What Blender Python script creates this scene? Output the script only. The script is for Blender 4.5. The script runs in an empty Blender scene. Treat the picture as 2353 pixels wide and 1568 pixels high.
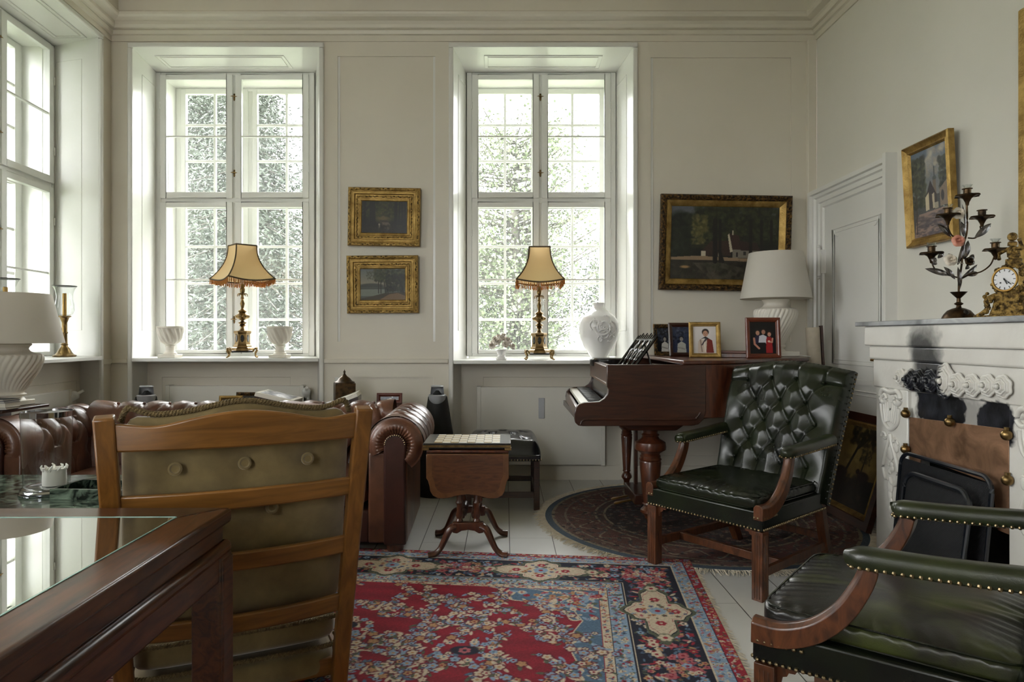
import bpy, math, random
import numpy as np
from mathutils import Matrix, Vector
random.seed(7); RNG = np.random.default_rng(7)
R = math.radians; PI = math.pi
sc = bpy.context.scene; COL = sc.collection
# ------------------------------------------------------------------ camera
EYE = 1.2
cam = bpy.data.cameras.new('camera'); camo = bpy.data.objects.new('camera', cam); COL.objects.link(camo)
camo.location = (0, 0, EYE); camo.rotation_euler = (R(90), 0, 0)
cam.sensor_width = 36; cam.lens = 1540 / 2353 * 36; cam.shift_x = .0070; cam.shift_y = -.00425
cam.clip_start = .05; cam.clip_end = 300
sc.camera = camo
# ------------------------------------------------------------------ world + exposure
SKY = 15.0
w = bpy.data.worlds.new('overcast_sky'); sc.world = w; w.use_nodes = True
nt = w.node_tree; bg = nt.nodes['Background']
tc = nt.nodes.new('ShaderNodeTexCoord'); gr = nt.nodes.new('ShaderNodeTexNoise'); gr.inputs['Scale'].default_value = 2.0
rmp = nt.nodes.new('ShaderNodeValToRGB'); rmp.color_ramp.elements[0].color = (.86, .93, 1, 1); rmp.color_ramp.elements[1].color = (1, .99, .97, 1)
nt.links.new(tc.outputs['Generated'], gr.inputs['Vector']); nt.links.new(gr.outputs['Fac'], rmp.inputs['Fac']); nt.links.new(rmp.outputs['Color'], bg.inputs['Color'])
vm = nt.nodes.new('ShaderNodeVectorMath'); vm.operation = 'DOT_PRODUCT'; vm.inputs[1].default_value = (-.90, -.35, .25); nt.links.new(tc.outputs['Generated'], vm.inputs[0])
m1 = nt.nodes.new('ShaderNodeMath'); m1.operation = 'MAXIMUM'; m1.inputs[1].default_value = 0; nt.links.new(vm.outputs['Value'], m1.inputs[0])
m2 = nt.nodes.new('ShaderNodeMath'); m2.operation = 'MULTIPLY_ADD'; m2.inputs[1].default_value = SKY * .45; m2.inputs[2].default_value = SKY * .75; nt.links.new(m1.outputs[0], m2.inputs[0])
sz_ = nt.nodes.new('ShaderNodeSeparateXYZ'); nt.links.new(tc.outputs['Generated'], sz_.inputs[0]); m3 = nt.nodes.new('ShaderNodeMath'); m3.operation = 'MAXIMUM'; m3.inputs[1].default_value = 0; nt.links.new(sz_.outputs[2], m3.inputs[0])
m4 = nt.nodes.new('ShaderNodeMath'); m4.operation = 'MULTIPLY_ADD'; m4.inputs[1].default_value = SKY * 1.3; nt.links.new(m3.outputs[0], m4.inputs[0]); nt.links.new(m2.outputs[0], m4.inputs[2]); nt.links.new(m4.outputs[0], bg.inputs['Strength'])     # overcast: brighter overhead
vs = sc.view_settings; vs.view_transform = 'Standard'; vs.look = 'None'; vs.gamma = 1; vs.use_curve_mapping = False
vs.exposure = 0.36
cy = sc.cycles
cy.max_bounces = 9; cy.diffuse_bounces = 6; cy.glossy_bounces = 4; cy.transmission_bounces = 6; cy.transparent_max_bounces = 16
cy.sample_clamp_indirect = 6; cy.sample_clamp_direct = 0; cy.caustics_reflective = False; cy.caustics_refractive = False
cy.use_denoising = True; cy.use_adaptive_sampling = True; cy.adaptive_threshold = .015
try:
    cy.denoiser = 'OPENIMAGEDENOISE'; cy.denoising_input_passes = 'RGB_ALBEDO_NORMAL'
except Exception: pass
def portal(x, y, z, rx, rz, sx, sy):
    l = bpy.data.lights.new('window_daylight', 'AREA'); l.shape = 'RECTANGLE'; l.size = sx; l.size_y = sy; l.cycles.is_portal = True
    o = bpy.data.objects.new('window_daylight', l); COL.objects.link(o); o.location = (x, y, z); o.rotation_euler = (rx, 0, rz); o['kind'] = 'helper'
# ------------------------------------------------------------------ colour + materials
def lin(c):
    r = []
    for v in c[:3]:
        v = v / 255.0
        r.append(v / 12.92 if v <= .04045 else ((v + .055) / 1.055) ** 2.4)
    return tuple(r)
def newmat(name):
    m = bpy.data.materials.new(name); m.use_nodes = True
    return m, m.node_tree, m.node_tree.nodes['Principled BSDF']
def coords(nt, stretch=(1, 1, 1)):
    tc = nt.nodes.new('ShaderNodeTexCoord'); mp = nt.nodes.new('ShaderNodeMapping'); mp.inputs['Scale'].default_value = stretch
    nt.links.new(tc.outputs['Object'], mp.inputs['Vector']); return mp.outputs['Vector']
def noise(nt, vec, scale, detail=4, dist=0, rough=.55):
    n = nt.nodes.new('ShaderNodeTexNoise'); n.inputs['Scale'].default_value = scale; n.inputs['Detail'].default_value = detail
    n.inputs['Distortion'].default_value = dist; n.inputs['Roughness'].default_value = rough
    nt.links.new(vec, n.inputs['Vector']); return n.outputs['Fac']
def ramp(nt, fac, stops):
    r = nt.nodes.new('ShaderNodeValToRGB'); e = r.color_ramp.elements
    while len(e) < len(stops): e.new(.5)
    for k, (p, c) in enumerate(stops):
        e[k].position = p; e[k].color = (*lin(c), 1)
    nt.links.new(fac, r.inputs['Fac']); return r.outputs['Color']
def bumpn(nt, b, fac, strength, dist=.01):
    n = nt.nodes.new('ShaderNodeBump'); n.inputs['Strength'].default_value = strength; n.inputs['Distance'].default_value = dist
    nt.links.new(fac, n.inputs['Height']); nt.links.new(n.outputs['Normal'], b.inputs['Normal'])
def mat(name, c1, c2=None, scale=6, rough=.5, metal=0, bump=0, bscale=60, stretch=(1, 1, 1), coat=0, dist=0, rvar=0, sheen=0, detail=4, spec=.5, lo=.3, hi=.7, bdist=.01):
    m, nt, b = newmat(name)
    v = coords(nt, stretch)
    if c2 is None: b.inputs['Base Color'].default_value = (*lin(c1), 1)
    else: nt.links.new(ramp(nt, noise(nt, v, scale, detail, dist), [(lo, c1), (hi, c2)]), b.inputs['Base Color'])
    b.inputs['Roughness'].default_value = rough; b.inputs['Metallic'].default_value = metal
    b.inputs['Coat Weight'].default_value = coat; b.inputs['Coat Roughness'].default_value = .15; b.inputs['Specular IOR Level'].default_value = spec
    if sheen: b.inputs['Sheen Weight'].default_value = sheen
    if rvar:
        mr = nt.nodes.new('ShaderNodeMapRange'); mr.inputs['To Min'].default_value = max(.02, rough - rvar); mr.inputs['To Max'].default_value = rough + rvar
        nt.links.new(noise(nt, v, scale * 1.7, 5), mr.inputs['Value']); nt.links.new(mr.outputs['Result'], b.inputs['Roughness'])
    if bump: bumpn(nt, b, noise(nt, coords(nt), bscale, 5), bump, bdist)
    return m
def glassmat(name, tint=(1, 1, 1), refl=.08, rough=.0, k=4, g=.45):
    m = bpy.data.materials.new(name); m.use_nodes = True; nt = m.node_tree; nt.nodes.clear()
    out = nt.nodes.new('ShaderNodeOutputMaterial'); mx = nt.nodes.new('ShaderNodeMixShader'); tr = nt.nodes.new('ShaderNodeBsdfTransparent'); gl = nt.nodes.new('ShaderNodeBsdfGlossy')
    fr = nt.nodes.new('ShaderNodeLayerWeight'); fr.inputs['Blend'].default_value = .5; pw = nt.nodes.new('ShaderNodeMath'); pw.operation = 'POWER'; pw.inputs[1].default_value = k; nt.links.new(fr.outputs['Facing'], pw.inputs[0]); ma = nt.nodes.new('ShaderNodeMath'); ma.operation = 'MULTIPLY_ADD'; ma.inputs[1].default_value = g; ma.inputs[2].default_value = refl
    tr.inputs['Color'].default_value = (*tint, 1); gl.inputs['Roughness'].default_value = rough
    nt.links.new(pw.outputs[0], ma.inputs[0]); ma.use_clamp = True; nt.links.new(ma.outputs[0], mx.inputs['Fac'])
    nt.links.new(tr.outputs[0], mx.inputs[1]); nt.links.new(gl.outputs[0], mx.inputs[2]); nt.links.new(mx.outputs[0], out.inputs['Surface'])
    return m
def hazy(m, wgt):      # old dusty panes: milky scatter mixed in to give the glare over the garden
    nt = m.node_tree; out = [n for n in nt.nodes if n.type == 'OUTPUT_MATERIAL'][0]; src = out.inputs['Surface'].links[0].from_socket
    tl = nt.nodes.new('ShaderNodeBsdfTranslucent'); tl.inputs['Color'].default_value = (.96, 1, .97, 1); mx = nt.nodes.new('ShaderNodeMixShader'); mx.inputs[0].default_value = wgt
    nt.links.new(src, mx.inputs[1]); nt.links.new(tl.outputs[0], mx.inputs[2]); nt.links.new(mx.outputs[0], out.inputs['Surface']); return m
def attrmat(name, rough=.5, coat=0, bump=0, bscale=300, sheen=0, var=0):
    m, nt, b = newmat(name); a = nt.nodes.new('ShaderNodeAttribute'); a.attribute_name = 'Col'
    src = a.outputs['Color']
    if var:
        mx = nt.nodes.new('ShaderNodeMix'); mx.data_type = 'RGBA'; mx.blend_type = 'MULTIPLY'; mx.inputs[0].default_value = 1
        nt.links.new(src, mx.inputs[6]); nt.links.new(ramp(nt, noise(nt, coords(nt), 90, 6), [(.3, (255 - var,) * 3), (.7, (255, 255, 255))]), mx.inputs[7]); src = mx.outputs[2]
    nt.links.new(src, b.inputs['Base Color']); b.inputs['Roughness'].default_value = rough; b.inputs['Coat Weight'].default_value = coat; b.inputs['Coat Roughness'].default_value = .12
    if sheen: b.inputs['Sheen Weight'].default_value = sheen
    if bump: bumpn(nt, b, noise(nt, coords(nt), bscale, 3), bump, .002)
    return m
# ------------------------------------------------------------------ objects
def tag(o, label=None, cat=None, group=None, kind=None):
    if label: o['label'] = label
    if cat: o['category'] = cat
    if group: o['group'] = group
    if kind: o['kind'] = kind
    return o
def empty(name, loc=(0, 0, 0), rz=0, label=None, cat=None, group=None, kind=None, rx=0, ry=0):
    o = bpy.data.objects.new(name, None); o.empty_display_size = .1; COL.objects.link(o); o.location = loc; o.rotation_euler = (rx, ry, rz)
    return tag(o, label, cat, group, kind)
KIDS = {}
class MB:
    def __init__(s): s.v = []; s.f = []; s.x = Matrix.Identity(4)
    def at(s, loc=(0, 0, 0), rz=0, rx=0, ry=0, sc=1):
        s.x = Matrix.Translation(loc) @ Matrix.Rotation(rz, 4, 'Z') @ Matrix.Rotation(rx, 4, 'X') @ Matrix.Rotation(ry, 4, 'Y') @ Matrix.Diagonal((*(sc if hasattr(sc, '__len__') else (sc,) * 3), 1)); return s
    def add(s, vs, fs):
        n = len(s.v); s.v += [tuple(s.x @ Vector(p)) for p in vs]; s.f += [tuple(i + n for i in f) for f in fs]; return s
    def box(s, x0, x1, y0, y1, z0, z1):
        return s.add([(x0, y0, z0), (x1, y0, z0), (x1, y1, z0), (x0, y1, z0), (x0, y0, z1), (x1, y0, z1), (x1, y1, z1), (x0, y1, z1)],
                     [(3, 2, 1, 0), (4, 5, 6, 7), (0, 1, 5, 4), (1, 2, 6, 5), (2, 3, 7, 6), (3, 0, 4, 7)])
    def hexa(s, b, t):   # bottom 4, top 4 points
        return s.add(list(b) + list(t), [(3, 2, 1, 0), (4, 5, 6, 7), (0, 1, 5, 4), (1, 2, 6, 5), (2, 3, 7, 6), (3, 0, 4, 7)])
    def prism(s, pts, a0, a1, axis='z'):   # pts 2D; axis = extrusion axis
        def p3(p, a): return {'z': (p[0], p[1], a), 'y': (p[0], a, p[1]), 'x': (a, p[0], p[1])}[axis]
        n = len(pts)
        return s.add([p3(p, a0) for p in pts] + [p3(p, a1) for p in pts], [tuple(range(n))[::-1], tuple(range(n, 2 * n))] + [(i, (i + 1) % n, n + (i + 1) % n, n + i) for i in range(n)])
    def sweep(s, path, secs, caps=True, up=(0, 0, 1), closed=False):   # secs: one section (list of 2D) per path point; 2D = (side, up)
        P = [Vector(p) for p in path]; n = len(P); vs = []; up = Vector(up)
        if not isinstance(secs[0][0], (tuple, list)): secs = [secs] * n
        for i in range(n):
            if closed: t = P[(i + 1) % n] - P[i - 1]
            else: t = P[min(i + 1, n - 1)] - P[max(i - 1, 0)]
            t.normalize(); side = t.cross(up)
            if side.length < 1e-4: side = Vector((1, 0, 0))
            side.normalize(); u = side.cross(t)
            vs += [tuple(P[i] + side * a + u * b) for a, b in secs[i]]
        m = len(secs[0]); fs = []
        for i in range(n if closed else n - 1):
            j = (i + 1) % n
            for k in range(m):
                l = (k + 1) % m; fs.append((i * m + k, i * m + l, j * m + l, j * m + k))
        if caps and not closed: fs += [tuple(range(m))[::-1], tuple(range((n - 1) * m, n * m))]
        return s.add(vs, fs)
    def tube(s, path, r, n=8, caps=True, up=(0, 0, 1), closed=False, sq=1):
        rs = r if hasattr(r, '__len__') else [r] * len(path)
        return s.sweep(path, [[(q * math.cos(2 * PI * k / n), q * sq * math.sin(2 * PI * k / n)) for k in range(n)] for q in rs], caps, up, closed)
    def lathe(s, prof, n=24, fl=None, sx=1, sy=1, dense=0):   # prof (r,z); fl(a, r, z) -> r
        if dense: prof = [(p[0] + (q[0] - p[0]) * k / dense, p[1] + (q[1] - p[1]) * k / dense) for p, q in zip(prof, prof[1:]) for k in range(dense)] + [prof[-1]]
        vs = []; fs = []
        for r, z in prof:
            for k in range(n):
                a = 2 * PI * k / n; q = fl(a, r, z) if fl else r
                vs.append((q * math.cos(a) * sx, q * math.sin(a) * sy, z))
        for i in range(len(prof) - 1):
            for k in range(n):
                l = (k + 1) % n; fs.append((i * n + k, i * n + l, (i + 1) * n + l, (i + 1) * n + k))
        if prof[0][0] > 1e-5: fs.append(tuple(range(n))[::-1])
        if prof[-1][0] > 1e-5: fs.append(tuple(range((len(prof) - 1) * n, len(prof) * n)))
        return s.add(vs, fs)
    def ball(s, c, r, n=8, sc=(1, 1, 1)):
        pr = [(r * math.sin(PI * i / n), -r * math.cos(PI * i / n)) for i in range(n + 1)]; vs = []; fs = []; m = n * 2
        for q, z in pr:
            for k in range(m):
                a = 2 * PI * k / m; vs.append((c[0] + q * math.cos(a) * sc[0], c[1] + q * math.sin(a) * sc[1], c[2] + z * sc[2]))
        for i in range(n):
            for k in range(m):
                l = (k + 1) % m; fs.append((i * m + k, i * m + l, (i + 1) * m + l, (i + 1) * m + k))
        return s.add(vs, fs)
    def grid(s, fn, nu, nv, cu=False, cv=False):
        vs = [tuple(fn(i / (nu if cu else nu - 1), j / (nv if cv else nv - 1))) for i in range(nu) for j in range(nv)]; fs = []
        for i in range(nu if cu else nu - 1):
            for j in range(nv if cv else nv - 1):
                a = (i + 1) % nu; b = (j + 1) % nv; fs.append((i * nv + j, a * nv + j, a * nv + b, i * nv + b))
        return s.add(vs, fs)
    def pillow(s, x0, x1, y0, y1, z0, z1, n=20, puff=.35, rad=.03, wr=0, seed=0):   # cushion: rounded box with puffed top
        cx, cyy = (x0 + x1) / 2, (y0 + y1) / 2; hx, hy = (x1 - x0) / 2, (y1 - y0) / 2; zm = (z0 + z1) / 2; hz = (z1 - z0) / 2
        def fn(u, v):   # sphere-like wrap
            a = v * 2 * PI; t = u * PI; ct = math.cos(t); st = math.sin(t) ** .35 if 0 < u < 1 else 0
            c, q = math.cos(a), math.sin(a)
            k = (abs(c) ** 10 + abs(q) ** 10) ** -.1
            X, Y = c * k * st, q * k * st
            Z = -math.copysign(abs(ct) ** .45, ct)
            d = max(0, 1 - X * X) * max(0, 1 - Y * Y)
            z = zm + hz * Z * (1 - puff + puff * d ** .5)
            if wr and Z > 0: z += wr * (math.sin(seed + 9 * X + 7 * math.sin(3 * Y + seed)) * math.sin(11 * Y + 3 * X)) * (abs(X) ** 2 + abs(Y) ** 2) * .5
            return (cx + hx * X, cyy + hy * Y, z)
        return s.grid(fn, n + 1, n * 4, False, True)
    def build(s, name, m, parent=None, bev=0, smooth=True, ang=38, seg=2, sub=0, label=None):
        me = bpy.data.meshes.new(name); me.from_pydata(s.v, [], s.f); me.validate(); me.materials.append(m)
        import bmesh
        b = bmesh.new(); b.from_mesh(me); bmesh.ops.remove_doubles(b, verts=b.verts, dist=1e-6); bmesh.ops.recalc_face_normals(b, faces=b.faces); b.to_mesh(me); b.free()
        if smooth:
            me.shade_smooth(); me.set_sharp_from_angle(angle=R(ang))
        o = bpy.data.objects.new(name, me); COL.objects.link(o)
        if parent: o.parent = parent; KIDS.setdefault(parent.name, []).append(o)
        if bev:
            md = o.modifiers.new('bevel', 'BEVEL'); md.width = bev; md.segments = seg; md.limit_method = 'ANGLE'; md.angle_limit = R(35); md.harden_normals = False
        if sub:
            md = o.modifiers.new('subdivision', 'SUBSURF'); md.levels = sub; md.render_levels = sub
        if label: o['label'] = label
        return o
def copy_tree(o, parent=None):
    c = o.copy(); COL.objects.link(c)
    if parent: c.parent = parent; KIDS.setdefault(parent.name, []).append(c)
    for ch in list(KIDS.get(o.name, [])): copy_tree(ch, c)
    return c
def P(px, py, Y): return ((px - 1160) / 1540 * Y, Y, EYE - (py - 774) / 1540 * Y)
def bez(p, n=12):   # catmull-rom through points
    p = [Vector(q) for q in p]; out = []
    for i in range(len(p) - 1):
        a, b, c, d = p[max(i - 1, 0)], p[i], p[i + 1], p[min(i + 2, len(p) - 1)]
        for k in range(n):
            t = k / n; out.append(.5 * ((2 * b) + (c - a) * t + (2 * a - 5 * b + 4 * c - d) * t * t + (3 * b - a - 3 * c + d) * t ** 3))
    out.append(p[-1]); return [tuple(q) for q in out]
def soft(pr, n=5): return [(q[0], q[2]) for q in bez([(r, 0, z) for r, z in pr], n)]
def flat(a): return [tuple(q) for q in a]
# ------------------------------------------------------------------ painter: numpy colours carried on a fine mesh
class Cv:
    def __init__(s, w, h, col): s.w, s.h = w, h; s.a = np.ones((h, w, 3)) * np.array(col, float)
    def box_(s, x0, x1, y0, y1):
        x0, x1 = max(0, int(x0)), min(s.w, int(x1) + 1); y0, y1 = max(0, int(y0)), min(s.h, int(y1) + 1)
        if x1 <= x0 or y1 <= y0: return None
        yy, xx = np.mgrid[y0:y1, x0:x1]; return (slice(y0, y1), slice(x0, x1)), xx, yy
    def mix(s, sl, m, col): s.a[sl] = s.a[sl] * (1 - m[..., None]) + np.array(col, float) * m[..., None]
    def ell(s, cx, cy, rx, ry, col, soft=.25, ang=0, al=1):
        r = max(rx, ry) * (1 + soft) + 1; q = s.box_(cx - r, cx + r, cy - r, cy + r)
        if not q: return s
        sl, X, Y = q; c, n = math.cos(ang), math.sin(ang); dx, dy = X - cx, Y - cy
        d = np.sqrt(((dx * c + dy * n) / max(rx, .1)) ** 2 + ((-dx * n + dy * c) / max(ry, .1)) ** 2)
        s.mix(sl, np.clip((1 + soft / 2 - d) / max(soft, 1e-3), 0, 1) * al, col); return s
    def rect(s, x0, y0, x1, y1, col, al=1):
        q = s.box_(x0, x1 - 1, y0, y1 - 1)
        if q: s.mix(q[0], np.ones(q[1].shape) * al, col)
        return s
    def line(s, x0, y0, x1, y1, w, col, soft=1, al=1):
        q = s.box_(min(x0, x1) - w - 2, max(x0, x1) + w + 2, min(y0, y1) - w - 2, max(y0, y1) + w + 2)
        if not q: return s
        sl, X, Y = q; L = max((x1 - x0) ** 2 + (y1 - y0) ** 2, 1e-6); t = np.clip(((X - x0) * (x1 - x0) + (Y - y0) * (y1 - y0)) / L, 0, 1)
        d = np.hypot(X - x0 - t * (x1 - x0), Y - y0 - t * (y1 - y0)); s.mix(sl, np.clip((w / 2 + soft - d) / soft, 0, 1) * al, col); return s
    def poly(s, pts, col, al=1):
        xs = [p[0] for p in pts]; ys = [p[1] for p in pts]; q = s.box_(min(xs), max(xs), min(ys), max(ys))
        if not q: return s
        sl, X, Y = q; ins = np.zeros(X.shape, bool); n = len(pts)
        for i in range(n):
            (ax, ay), (bx, by) = pts[i], pts[(i + 1) % n]
            if ay == by: continue
            ins ^= ((ay > Y) != (by > Y)) & (X < (bx - ax) * (Y - ay) / (by - ay) + ax)
        s.mix(sl, ins * float(al), col); return s
    def vgrad(s, y0, y1, c0, c1):
        t = np.linspace(0, 1, max(1, y1 - y0))[:, None, None]; s.a[y0:y1] = np.array(c0) * (1 - t) + np.array(c1) * t; return s
    def dabs(s, n, x0, x1, y0, y1, cols, r=(2, 5), al=.7, ar=(.4, 1), ang=None):
        for _ in range(n):
            q = random.uniform(*r); c = random.choice(cols); k = random.uniform(-14, 14)
            s.ell(random.uniform(x0, x1), random.uniform(y0, y1), q, q * random.uniform(*ar), [max(0, v + k) for v in c], .8, ang if ang is not None else random.uniform(0, 3.1), al)
        return s
    def noise(s, amp): s.a += RNG.normal(0, amp, s.a.shape[:2])[..., None]; return s
def srgb2lin(a):
    a = np.clip(a / 255, 0, 1); return np.where(a <= .04045, a / 12.92, ((a + .055) / 1.055) ** 2.4)
def canvas(name, cv, us, vs, parent, m, place=None, label=None):
    """us,vs: coordinate lines 0..1 across / down; place(u,v)->xyz arrays"""
    U, V = np.meshgrid(us, vs); X, Y, Z = place(U, V); co = np.stack([X, Y, Z], -1).reshape(-1, 3)
    nv, nu = U.shape; i = np.arange(nv * nu).reshape(nv, nu)
    f = np.stack([i[:-1, :-1], i[1:, :-1], i[1:, 1:], i[:-1, 1:]], -1).reshape(-1, 4)
    me = bpy.data.meshes.new(name); me.vertices.add(len(co)); me.vertices.foreach_set('co', co.ravel())
    me.loops.add(f.size); me.polygons.add(len(f)); me.loops.foreach_set('vertex_index', f.ravel())
    me.polygons.foreach_set('loop_start', np.arange(0, f.size, 4)); me.polygons.foreach_set('loop_total', np.full(len(f), 4)); me.update(calc_edges=True)
    ca = me.color_attributes.new('Col', 'FLOAT_COLOR', 'POINT')
    px = srgb2lin(cv.a[np.clip((V * (cv.h - 1)).round().astype(int), 0, cv.h - 1), np.clip((U * (cv.w - 1)).round().astype(int), 0, cv.w - 1)])
    rgba = np.ones((len(co), 4)); rgba[:, :3] = px.reshape(-1, 3); ca.data.foreach_set('color', rgba.ravel())
    me.materials.append(m); o = bpy.data.objects.new(name, me); COL.objects.link(o)
    if parent: o.parent = parent; KIDS.setdefault(parent.name, []).append(o)
    if label: o['label'] = label
    return o
def picture(cv, w, h, parent, m, y=0, name='canvas'):   # upright flat picture, local x across, z up, faces -y
    return canvas(name, cv, np.linspace(0, 1, cv.w), np.linspace(0, 1, cv.h), parent, m, lambda U, V: ((U - .5) * w, U * 0 + y, (1 - V) * h))
def frame_mesh(mb, w, h, prof):   # w,h = outer size, base at z=0, centred x; prof = [(inset, y)], y negative = towards viewer
    n = len(prof); vs = []
    for ins, y in prof:
        a, b = w / 2 - ins, h / 2 - ins
        vs += [(-a, y, h / 2 - b), (a, y, h / 2 - b), (a, y, h / 2 + b), (-a, y, h / 2 + b)]
    fs = []
    for i in range(n):
        j = (i + 1) % n
        for k in range(4):
            l = (k + 1) % 4; fs.append((i * 4 + k, i * 4 + l, j * 4 + l, j * 4 + k))
    return mb.add(vs, fs)
# ------------------------------------------------------------------ materials
m_wall = mat('painted_panelling', (213, 206, 192), (218, 212, 199), 1.5, .42, bump=.05, bscale=14, bdist=.02)
m_wallr = mat('painted_plaster', (212, 209, 199), (218, 215, 206), 1.2, .6, bump=.06, bscale=9, bdist=.02)
m_ceil = mat('ceiling_paint', (200, 189, 168), (206, 196, 176), 1.0, .7)
m_trim = mat('gloss_trim_paint', (220, 219, 214), (225, 224, 220), 2, .3, coat=.15)
m_win = mat('white_window_paint', (222, 222, 218), (228, 228, 224), 3, .28, coat=.2)
m_rad = mat('radiator_enamel', (214, 211, 202), None, rough=.35)
m_pane = hazy(glassmat('window_glass', (.97, .965, .955), .06), .010)
m_glass = glassmat('clear_glass', (.95, .965, .965), .07, 0, 3, .75)
m_iron = mat('dark_iron', (36, 33, 30), (52, 46, 40), 30, .45, .7)
m_brass = mat('brass', (150, 116, 62), (176, 142, 84), 12, .28, 1)
m_abrass = mat('aged_brass', (92, 74, 46), (150, 124, 82), 25, .33, 1, rvar=.1)
m_nail = mat('nailhead_brass', (112, 98, 74), (150, 132, 100), 25, .3, 1)
m_gold = mat('gilding', (128, 100, 52), (190, 158, 94), 16, .34, .75, bump=.5, bscale=90)
m_goldor = mat('ornate_gilding', (70, 52, 24), (178, 146, 82), 55, .38, .7, bump=1, bscale=110, lo=.38, hi=.62)
m_goldd = mat('dark_ornate_gilding', (30, 22, 12), (132, 98, 50), 60, .4, .6, bump=1, bscale=90, lo=.42, hi=.68)
m_chrome = mat('chrome', (190, 192, 196), None, rough=.08, metal=1)
m_leather = mat('green_leather', (13, 16, 12), (30, 38, 19), 4.5, .26, bump=.25, bscale=260, coat=.08, spec=.4, rvar=.06, lo=.35, hi=.75, bdist=.002)
m_seatlea = mat('worn_green_leather', (24, 23, 20), (72, 80, 34), 2.6, .30, bump=.25, bscale=260, coat=.08, dist=1.2, lo=.48, hi=.78, bdist=.002)
m_armlea = mat('olive_arm_leather', (22, 27, 16), (46, 53, 27), 6, .33, bump=.25, bscale=260, coat=.2, bdist=.002)
m_blklea = mat('black_leather', (16, 17, 20), (26, 27, 30), 6, .27, bump=.25, bscale=240, coat=.3, bdist=.002)
m_brnlea = mat('brown_leather', (56, 31, 22), (118, 76, 54), 4, .34, bump=.35, bscale=150, coat=.2, rvar=.07, lo=.3, hi=.72, bdist=.003)
m_dklea = mat('dark_brown_leather', (40, 18, 14), (62, 30, 22), 4, .36, bump=.3, bscale=150, coat=.15, bdist=.003)
m_mahog = mat('mahogany', (52, 24, 14), (92, 48, 26), 5, .3, stretch=(5, 5, 1.2), coat=.4, dist=1.2)
m_mahogx = mat('mahogany_crosswise', (38, 18, 11), (66, 34, 20), 5, .3, stretch=(1.0, 5, 9), coat=.35, dist=1.0)
m_walnut = mat('chair_mahogany', (50, 28, 16), (100, 58, 33), 6, .34, stretch=(4, 4, 1.5), coat=.12, dist=1.5)
m_table = mat('dark_rosewood', (38, 20, 11), (98, 58, 31), 4, .30, stretch=(7, 1.0, 7), coat=.12, dist=1.6, rvar=.05)
m_veneer = mat('burr_veneer', (62, 35, 19), (94, 56, 32), 7, .32, coat=.3, dist=2.5, stretch=(1.2, 3, 5))
m_band = mat('crossbanding', (78, 48, 26), (106, 70, 40), 12, .32, coat=.3, dist=1)
m_beech = mat('honey_beech', (102, 66, 26), (136, 92, 40), 4, .36, stretch=(1, 1.5, 9), coat=.3, dist=1.0)
m_beechv = mat('honey_beech_upright', (98, 62, 24), (132, 88, 38), 4, .36, stretch=(9, 9, 1), coat=.3, dist=1.0)
m_velvet = mat('olive_velvet', (96, 80, 44), (128, 109, 66), 9, .85, sheen=.6, bump=.2, bscale=400, bdist=.002)
m_rope = mat('corded_trim', (92, 76, 44), (126, 106, 66), 120, .8, bump=.8, bscale=240)
m_ceramic = mat('white_ceramic', (222, 216, 204), (228, 223, 212), 3, .45)
m_glaze = mat('glazed_porcelain', (226, 225, 224), None, rough=.14, coat=.6)
m_shade = None
m_soot = None
m_blkpaint = mat('black_speaker_cloth', (12, 12, 13), (22, 22, 23), 300, .75)
m_silver = mat('brushed_aluminium', (172, 175, 180), None, rough=.35, metal=.25)
m_marbleg = mat('green_marble', (16, 26, 21), (128, 146, 128), 7, .14, coat=.2, dist=3.5, detail=8, lo=.42, hi=.72)
m_slate = mat('grey_marble_slab', (112, 114, 118), (176, 178, 180), 3, .22, coat=.3, dist=2, detail=7)
m_ivory = mat('ivory', (226, 222, 208), None, rough=.3)
m_ebony = mat('ebony', (14, 13, 13), None, rough=.25, coat=.4)
m_wax = mat('candle_wax', (236, 233, 224), None, rough=.5)
m_paper = mat('paper', (220, 216, 206), (228, 224, 214), 8, .8)
m_copper = mat('tarnished_copper', (112, 84, 62), (184, 142, 112), 7, .4, .55, dist=1.5, detail=7, lo=.3, hi=.75, bump=.15, bscale=20)
m_oil = attrmat('oil_paint', .5, coat=.04, bump=.2, bscale=140)
m_photo = attrmat('photograph_print', .3, coat=.1)
m_rug = attrmat('wool_pile', .95, bump=.5, bscale=500, var=40)
m_fringe = mat('rug_fringe', (190, 178, 156), (216, 206, 186), 40, .9)
m_plant = mat('leaf_green', (36, 43, 36), (64, 72, 60), 1.3, .7)
m_bark = mat('bark', (44, 42, 38), (84, 80, 72), 4, .9, stretch=(4, 4, 1))
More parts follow.
